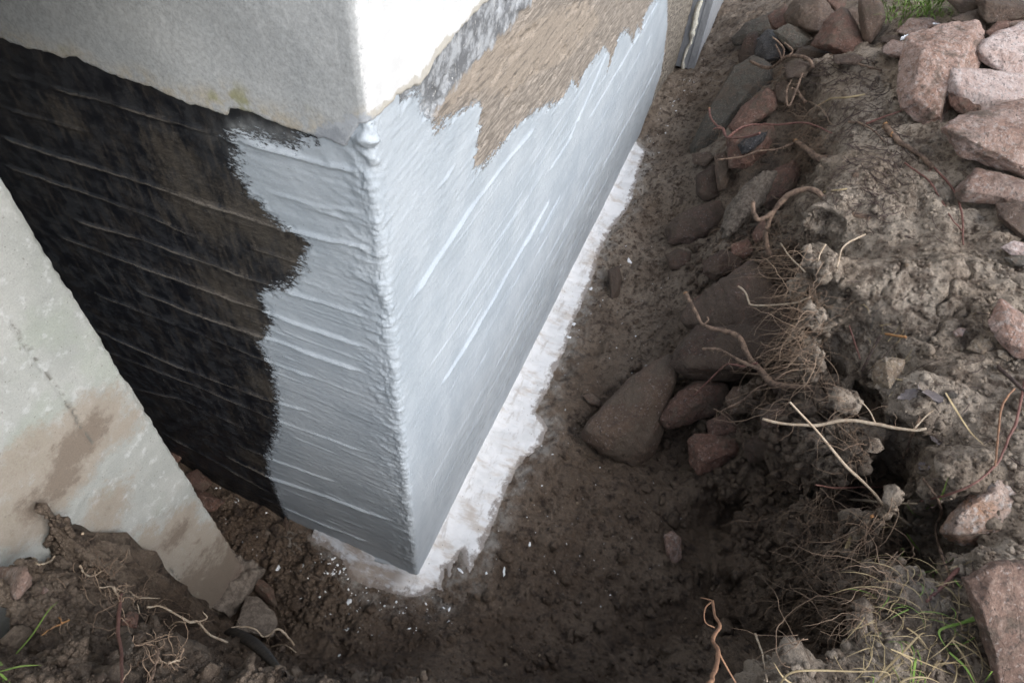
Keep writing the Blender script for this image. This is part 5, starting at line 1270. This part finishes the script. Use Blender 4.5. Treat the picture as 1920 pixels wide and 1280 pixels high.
# ------------------------------------------------------------------ crumbs, pebbles, litter
def crumb_parts(n, poly_px, rmin, rmax, k_ico, pw=2.5):
    u, tri = ico(k_ico); out = []
    poly_px = np.asarray(poly_px, float); lo, hi = poly_px.min(0), poly_px.max(0)
    pts = rng.uniform(lo, hi, (n * 3, 2))
    pts = pts[sdf_poly(pts[:, 0], pts[:, 1], poly_px) > 0][:n]
    P = hit(pts, 0)
    for P0 in P:
        if P0[0] > -.02 and P0[1] > -.03: continue
        r = rmin * (rmax / rmin) ** (rng.random() ** pw)
        if k_ico > 1:
            so = rng.uniform(0, 50)
            dn = 1 + .55 * vnoise(u[:, 0] * 1.6 + so, u[:, 1] * 1.6, u[:, 2] * 1.6, seed=3) + .25 * vnoise(u[:, 0] * 4 + so, u[:, 1] * 4, u[:, 2] * 4, seed=4)
            v_ = u * dn[:, None] * r * rng.uniform(.65, 1.2, 3)
        else:
            v_ = u * (1 + rng.uniform(-.32, .32, (len(u), 1))) * r * rng.uniform(.7, 1.25, 3)
        out.append((v_ + P0 + np.array([0, 0, r * .25]), tri))
    return out
TOPPOLY = [(1480,110),(1640,100),(1760,240),(1790,400),(1920,460),(1920,1280),(1400,1280),(1560,1230),(1690,1120),(1690,960),(1600,760),(1540,640),(1530,520),(1500,420),(1560,290)]
FACEPOLY = [(1290,450),(1430,330),(1540,500),(1560,680),(1690,930),(1700,1120),(1560,1240),(1480,1180),(1360,960),(1300,860)]
LEFTPOLY = [(0,900),(120,960),(240,1120),(330,1230),(540,1200),(620,1280),(0,1280)]
GAPPOLY = [(250,780),(330,830),(540,985),(640,1080),(660,1180),(540,1180),(500,1120),(430,1040),(330,900)]
PITPOLY = [(640,1150),(900,1090),(1090,780),(1280,600),(1300,860),(1480,1180),(1300,1280),(600,1280)]
parts = crumb_parts(150, PITPOLY, .009, .030, 2, 1.8) + crumb_parts(90, GAPPOLY, .009, .028, 2, 1.6) + crumb_parts(220, FACEPOLY, .012, .040, 2, 1.8) + crumb_parts(40, LEFTPOLY, .010, .030, 2, 1.6) + crumb_parts(70, TOPPOLY, .010, .028, 2, 1.8) + crumb_parts(5500, TOPPOLY, .0018, .012, 1, 3.4) + crumb_parts(5200, FACEPOLY, .0028, .026, 1, 2.6) + crumb_parts(2800, LEFTPOLY, .0018, .012, 1, 3) + crumb_parts(2600, GAPPOLY, .0026, .016, 1, 2.6) + crumb_parts(4200, PITPOLY, .0018, .010, 1, 3.2) \
    + crumb_parts(2500, [(1100, 560), (1200, 300), (1260, 210), (1330, 90), (1380, 60), (1300, 290), (1280, 560), (1200, 680)], .002, .009, 1, 3)
Vs_ = [p[0] for p in parts]
oc = joined('soil_crumbs', parts, M['soil'], 'loose crumbs and clods of earth')
co = np.vstack(Vs_)
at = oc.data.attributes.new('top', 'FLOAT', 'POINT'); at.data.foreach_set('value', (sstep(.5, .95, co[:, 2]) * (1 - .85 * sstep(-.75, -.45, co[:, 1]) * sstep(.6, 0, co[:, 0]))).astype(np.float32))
parts = crumb_parts(240, TOPPOLY, .0025, .008, 1, 2.5) + crumb_parts(60, PITPOLY, .0025, .007, 1)
joined('pebbles', parts, M['tan'], 'small pale pebbles in the earth')

def twig_parts(n, poly_px, L0, L1, r0, r1, lift=.006, sides=4, bend=.25):
    out = []
    poly_px = np.asarray(poly_px, float); lo, hi = poly_px.min(0), poly_px.max(0)
    pts = rng.uniform(lo, hi, (n * 4, 2)); pts = pts[sdf_poly(pts[:, 0], pts[:, 1], poly_px) > 0][:n]
    for P0 in hit(pts, lift):
        L = rng.uniform(L0, L1); a = rng.uniform(0, 6.28); el = rng.normal(0, .12)
        d_ = np.array([math.cos(a), math.sin(a), el]); sd = np.array([-d_[1], d_[0], 0])
        k_ = np.linspace(-.5, .5, 6)
        C_ = P0 + d_ * (k_ * L)[:, None] + sd * (bend * L * (k_ ** 2 - .08) * rng.uniform(-1, 1))[:, None] + rng.normal(0, .02 * L, (6, 3))
        C_[:, 2] = np.maximum(C_[:, 2], terrain(C_[:, 0], C_[:, 1]) + .001)
        R_ = np.full(6, rng.uniform(r0, r1)); R_[-1] *= .5
        out.append(tube_np(C_, R_, sides))
    return out
LIT1 = [(1500,110),(1640,110),(1700,240),(1720,330),(1660,420),(1540,380),(1580,280)]
joined('twig_litter', twig_parts(230, LIT1, .03, .14, .0008, .0022) + twig_parts(90, TOPPOLY, .02, .10, .0007, .0018), M['root_dark'], 'dark broken twig litter on the bank top')
joined('straw_litter', twig_parts(16, [(1580,600),(1690,600),(1700,760),(1640,800)], .02, .06, .0006, .0010) + twig_parts(42, [(1640,1040),(1800,1060),(1840,1280),(1600,1280)], .03, .14, .0006, .0014, .01), M['straw'], 'dry straw bits on the bank')

# hair roots hanging from the undercut bank
def hair(n, line_px, L0, L1, r, h=.03, outw=.4, spread=14):
    line = np.asarray(line_px, float); seg = np.hypot(*np.diff(line, axis=0).T); cum = np.concatenate([[0], np.cumsum(seg)])
    out = []
    ts = rng.uniform(0, cum[-1], n)
    pp = np.stack([np.interp(ts, cum, line[:, 0]), np.interp(ts, cum, line[:, 1])], 1) + rng.normal(0, spread, (n, 2))
    P = hit(pp, h)
    for P0 in P:
        L = rng.uniform(L0, L1); k_ = rng.integers(8, 14)
        gdir = np.array([-.55, .75, -.55]) * outw + rng.normal(0, .55, 3)
        gdir /= np.linalg.norm(gdir)
        C_ = [P0 - gdir * .02]; d_ = gdir
        for q in range(k_):
            d_ = d_ + rng.normal(0, .27, 3) + np.array([0, 0, -.10]); d_ /= np.linalg.norm(d_)
            C_.append(C_[-1] + d_ * L / k_)
        C2, R2 = (np.array(C_), np.linspace(r, r * .4, len(C_)) * rng.uniform(.6, 1.5))
        out.append(tube_np(C2, R2, 4))
    return out
LIP = [(1470,120),(1500,210),(1540,260),(1470,330),(1440,420),(1500,500),(1520,580),(1520,660),(1560,740),(1620,850),(1660,930),(1660,1030),(1640,1110),(1580,1180)]
parts = hair(520, LIP, .06, .26, .0010) + hair(330, [(1400,440),(1440,470),(1500,540),(1490,640),(1480,700),(1530,720)], .08, .32, .0011, .05, .8, 30) + hair(290, [(1480,930),(1560,960),(1620,1010),(1640,1100),(1560,1130),(1480,1180)], .06, .22, .0011, .05, .6, 40) \
    + hair(190, [(1440,120),(1480,200),(1530,230),(1520,300),(1440,300),(1380,250)], .05, .2, .0013, .05, .6, 16)
joined('fine_roots', parts, M['hair'], 'tangled fine roots hanging from the bank edge')
parts = hair(110, [(140,1050),(200,1090),(240,1120),(300,1170),(320,1220),(300,1260)], .03, .11, .0009, .015, .2, 16)
joined('fine_roots', parts, M['hair'], 'tangled fine roots on the near left mound')

# ------------------------------------------------------------------ grass
def blade_np(C_, w_):
    C_ = np.asarray(C_, float); T = np.gradient(C_, axis=0); T /= np.linalg.norm(T, axis=1)[:, None] + 1e-9
    vd = CAM - C_; S_ = np.cross(T, np.array([.2, .3, .9])); S_ /= np.linalg.norm(S_, axis=1)[:, None] + 1e-9
    n = len(C_); ww = w_ * np.sin(np.linspace(.9, np.pi - .05, n))[:, None]
    up = np.cross(S_, T)
    Vb = np.stack([C_ - S_ * ww, C_ + up * ww * .35, C_ + S_ * ww], 1).reshape(-1, 3)
    i = np.arange(n - 1) * 3
    fb = np.vstack([np.stack([i, i + 3, i + 4, i + 1], 1), np.stack([i + 1, i + 4, i + 5, i + 2], 1)])
    return Vb, fb
def px_blades(lst, w_px):
    out = []
    for pts, h0, h1 in lst:
        P, dep = px_curve(pts, h0, h1, 'air'); C_, _ = catmull(P, np.ones(len(P)), 5)
        out.append(blade_np(C_, w_px / 2 * dep.mean() / F))
    return out
GR = [([(1840,1150),(1800,1168),(1766,1178),(1762,1192),(1780,1222)],.02,.05),([(1835,1160),(1790,1170),(1770,1174)],.03,.05),([(1712,1280),(1716,1240),(1720,1232)],.0,.09),([(1706,1280),(1710,1236)],.0,.08),
      ([(1860,1258),(1845,1280)],.07,.01),([(1780,1222),(1810,1250),(1830,1285)],.05,.03),([(1688,1280),(1680,1260),(1672,1250)],.01,.07),([(1700,945),(1712,962),(1734,978)],.05,.01),([(1717,963),(1760,938),(1778,894)],.01,.07),
      ([(1789,1046),(1776,1055),(1770,1046)],.03,.01),([(1790,1086),(1804,1104)],.05,.01),([(1700,1000),(1716,1022),(1726,1034)],.04,.01)]
joined('grass', px_blades(GR, 5), M['grass'], 'green grass blades on the lower right bank')
ST = [([(1674,1064),(1720,1092),(1780,1124),(1830,1140)],.06,.01),([(1620,1114),(1680,1130),(1760,1158),(1820,1190),(1836,1220)],.09,.01),([(1648,1266),(1690,1225),(1724,1190),(1736,1186)],.01,.08),([(1784,1198),(1810,1234),(1834,1285)],.06,.0),([(1785,1198),(1830,1224),(1870,1268)],.06,.01),
      ([(1670,1216),(1720,1236),(1790,1265)],.07,.02),([(1460,1285),(1480,1262),(1520,1256),(1600,1258),(1664,1260),(1668,1290)],.05,.04),([(1680,1290),(1700,1272),(1740,1270),(1780,1290)],.04,.05),([(1564,1228),(1576,1250),(1590,1266)],.10,.0),([(1583,1064),(1612,1052),(1650,1040),(1690,1044)],.04,.02),
      ([(1584,1040),(1588,1020),(1605,996),(1650,984),(1695,978)],.05,.03),([(1588,1034),(1600,1006),(1640,990),(1700,985)],.06,.02),([(1690,1225),(1710,1240),(1700,1260)],.05,.02),([(1773,736),(1790,764),(1820,810),(1850,838)],.04,.01),([(1640,1285),(1672,1252),(1700,1240)],.0,.08),([(1700,1176),(1720,1190),(1740,1215)],.04,.02),([(1500,1290),(1470,1270),(1450,1240)],.0,.10)]
joined('straw_stalks', px_blades(ST, 4), M['straw'], 'dry yellow straw stalks on the lower right bank')
GL = [([(30,1225),(60,1190),(90,1145),(108,1128)],.0,.09),([(0,1258),(40,1248),(78,1246)],.01,.04),([(0,1262),(20,1280)],.02,.0),([(0,1240),(12,1262),(20,1290)],.06,.0),([(8,1290),(4,1262),(-4,1235)],.0,.07)]
joined('grass', px_blades(GL, 4), M['grass'], 'green grass blades on the near left mound')
def tuft(n, poly_px, L0, L1, w_, lean, lift=0.0):
    out = []
    poly_px = np.asarray(poly_px, float); lo, hi = poly_px.min(0), poly_px.max(0)
    pts = rng.uniform(lo, hi, (n * 4, 2)); pts = pts[sdf_poly(pts[:, 0], pts[:, 1], poly_px) > 0][:n]
    for P0 in hit(pts, lift):
        L = rng.uniform(L0, L1); d_ = np.array([0, 0, 1.0]) + rng.normal(0, .35, 3); d_ /= np.linalg.norm(d_)
        C_ = [P0]
        for q in range(7):
            d_ = d_ + np.asarray(lean) * .24 + rng.normal(0, .05, 3); d_ /= np.linalg.norm(d_)
            C_.append(C_[-1] + d_ * L / 7)
        out.append(blade_np(C_, w_ * rng.uniform(.7, 1.3)))
    return out
joined('grass', tuft(200, [(1640,0),(1690,-20),(1760,-20),(1790,10),(1740,30),(1690,40),(1660,52)], .08, .24, .0028, (-.6, .5, -.8), .03), M['grass'], 'clump of long green grass at the top of the bank')
joined('grass', tuft(24, [(1660,1050),(1800,1060),(1850,1280),(1620,1285)], .05, .15, .0013, (-.5, .5, -.5), .01), M['grass'], 'thin grass sprouting on the lower right bank')
joined('straw_stalks', tuft(60, [(1640,1040),(1800,1050),(1850,1280),(1600,1285)], .05, .17, .0012, (-.6, .7, -1.0), .012), M['straw'], 'matted dry straw on the lower right bank')
joined('moss', tuft(150, [(1670,20),(1760,10),(1790,30),(1740,40),(1680,55)], .015, .045, .0022, (0, 0, 0), .01), M['grass'], 'low moss below the clump of grass')
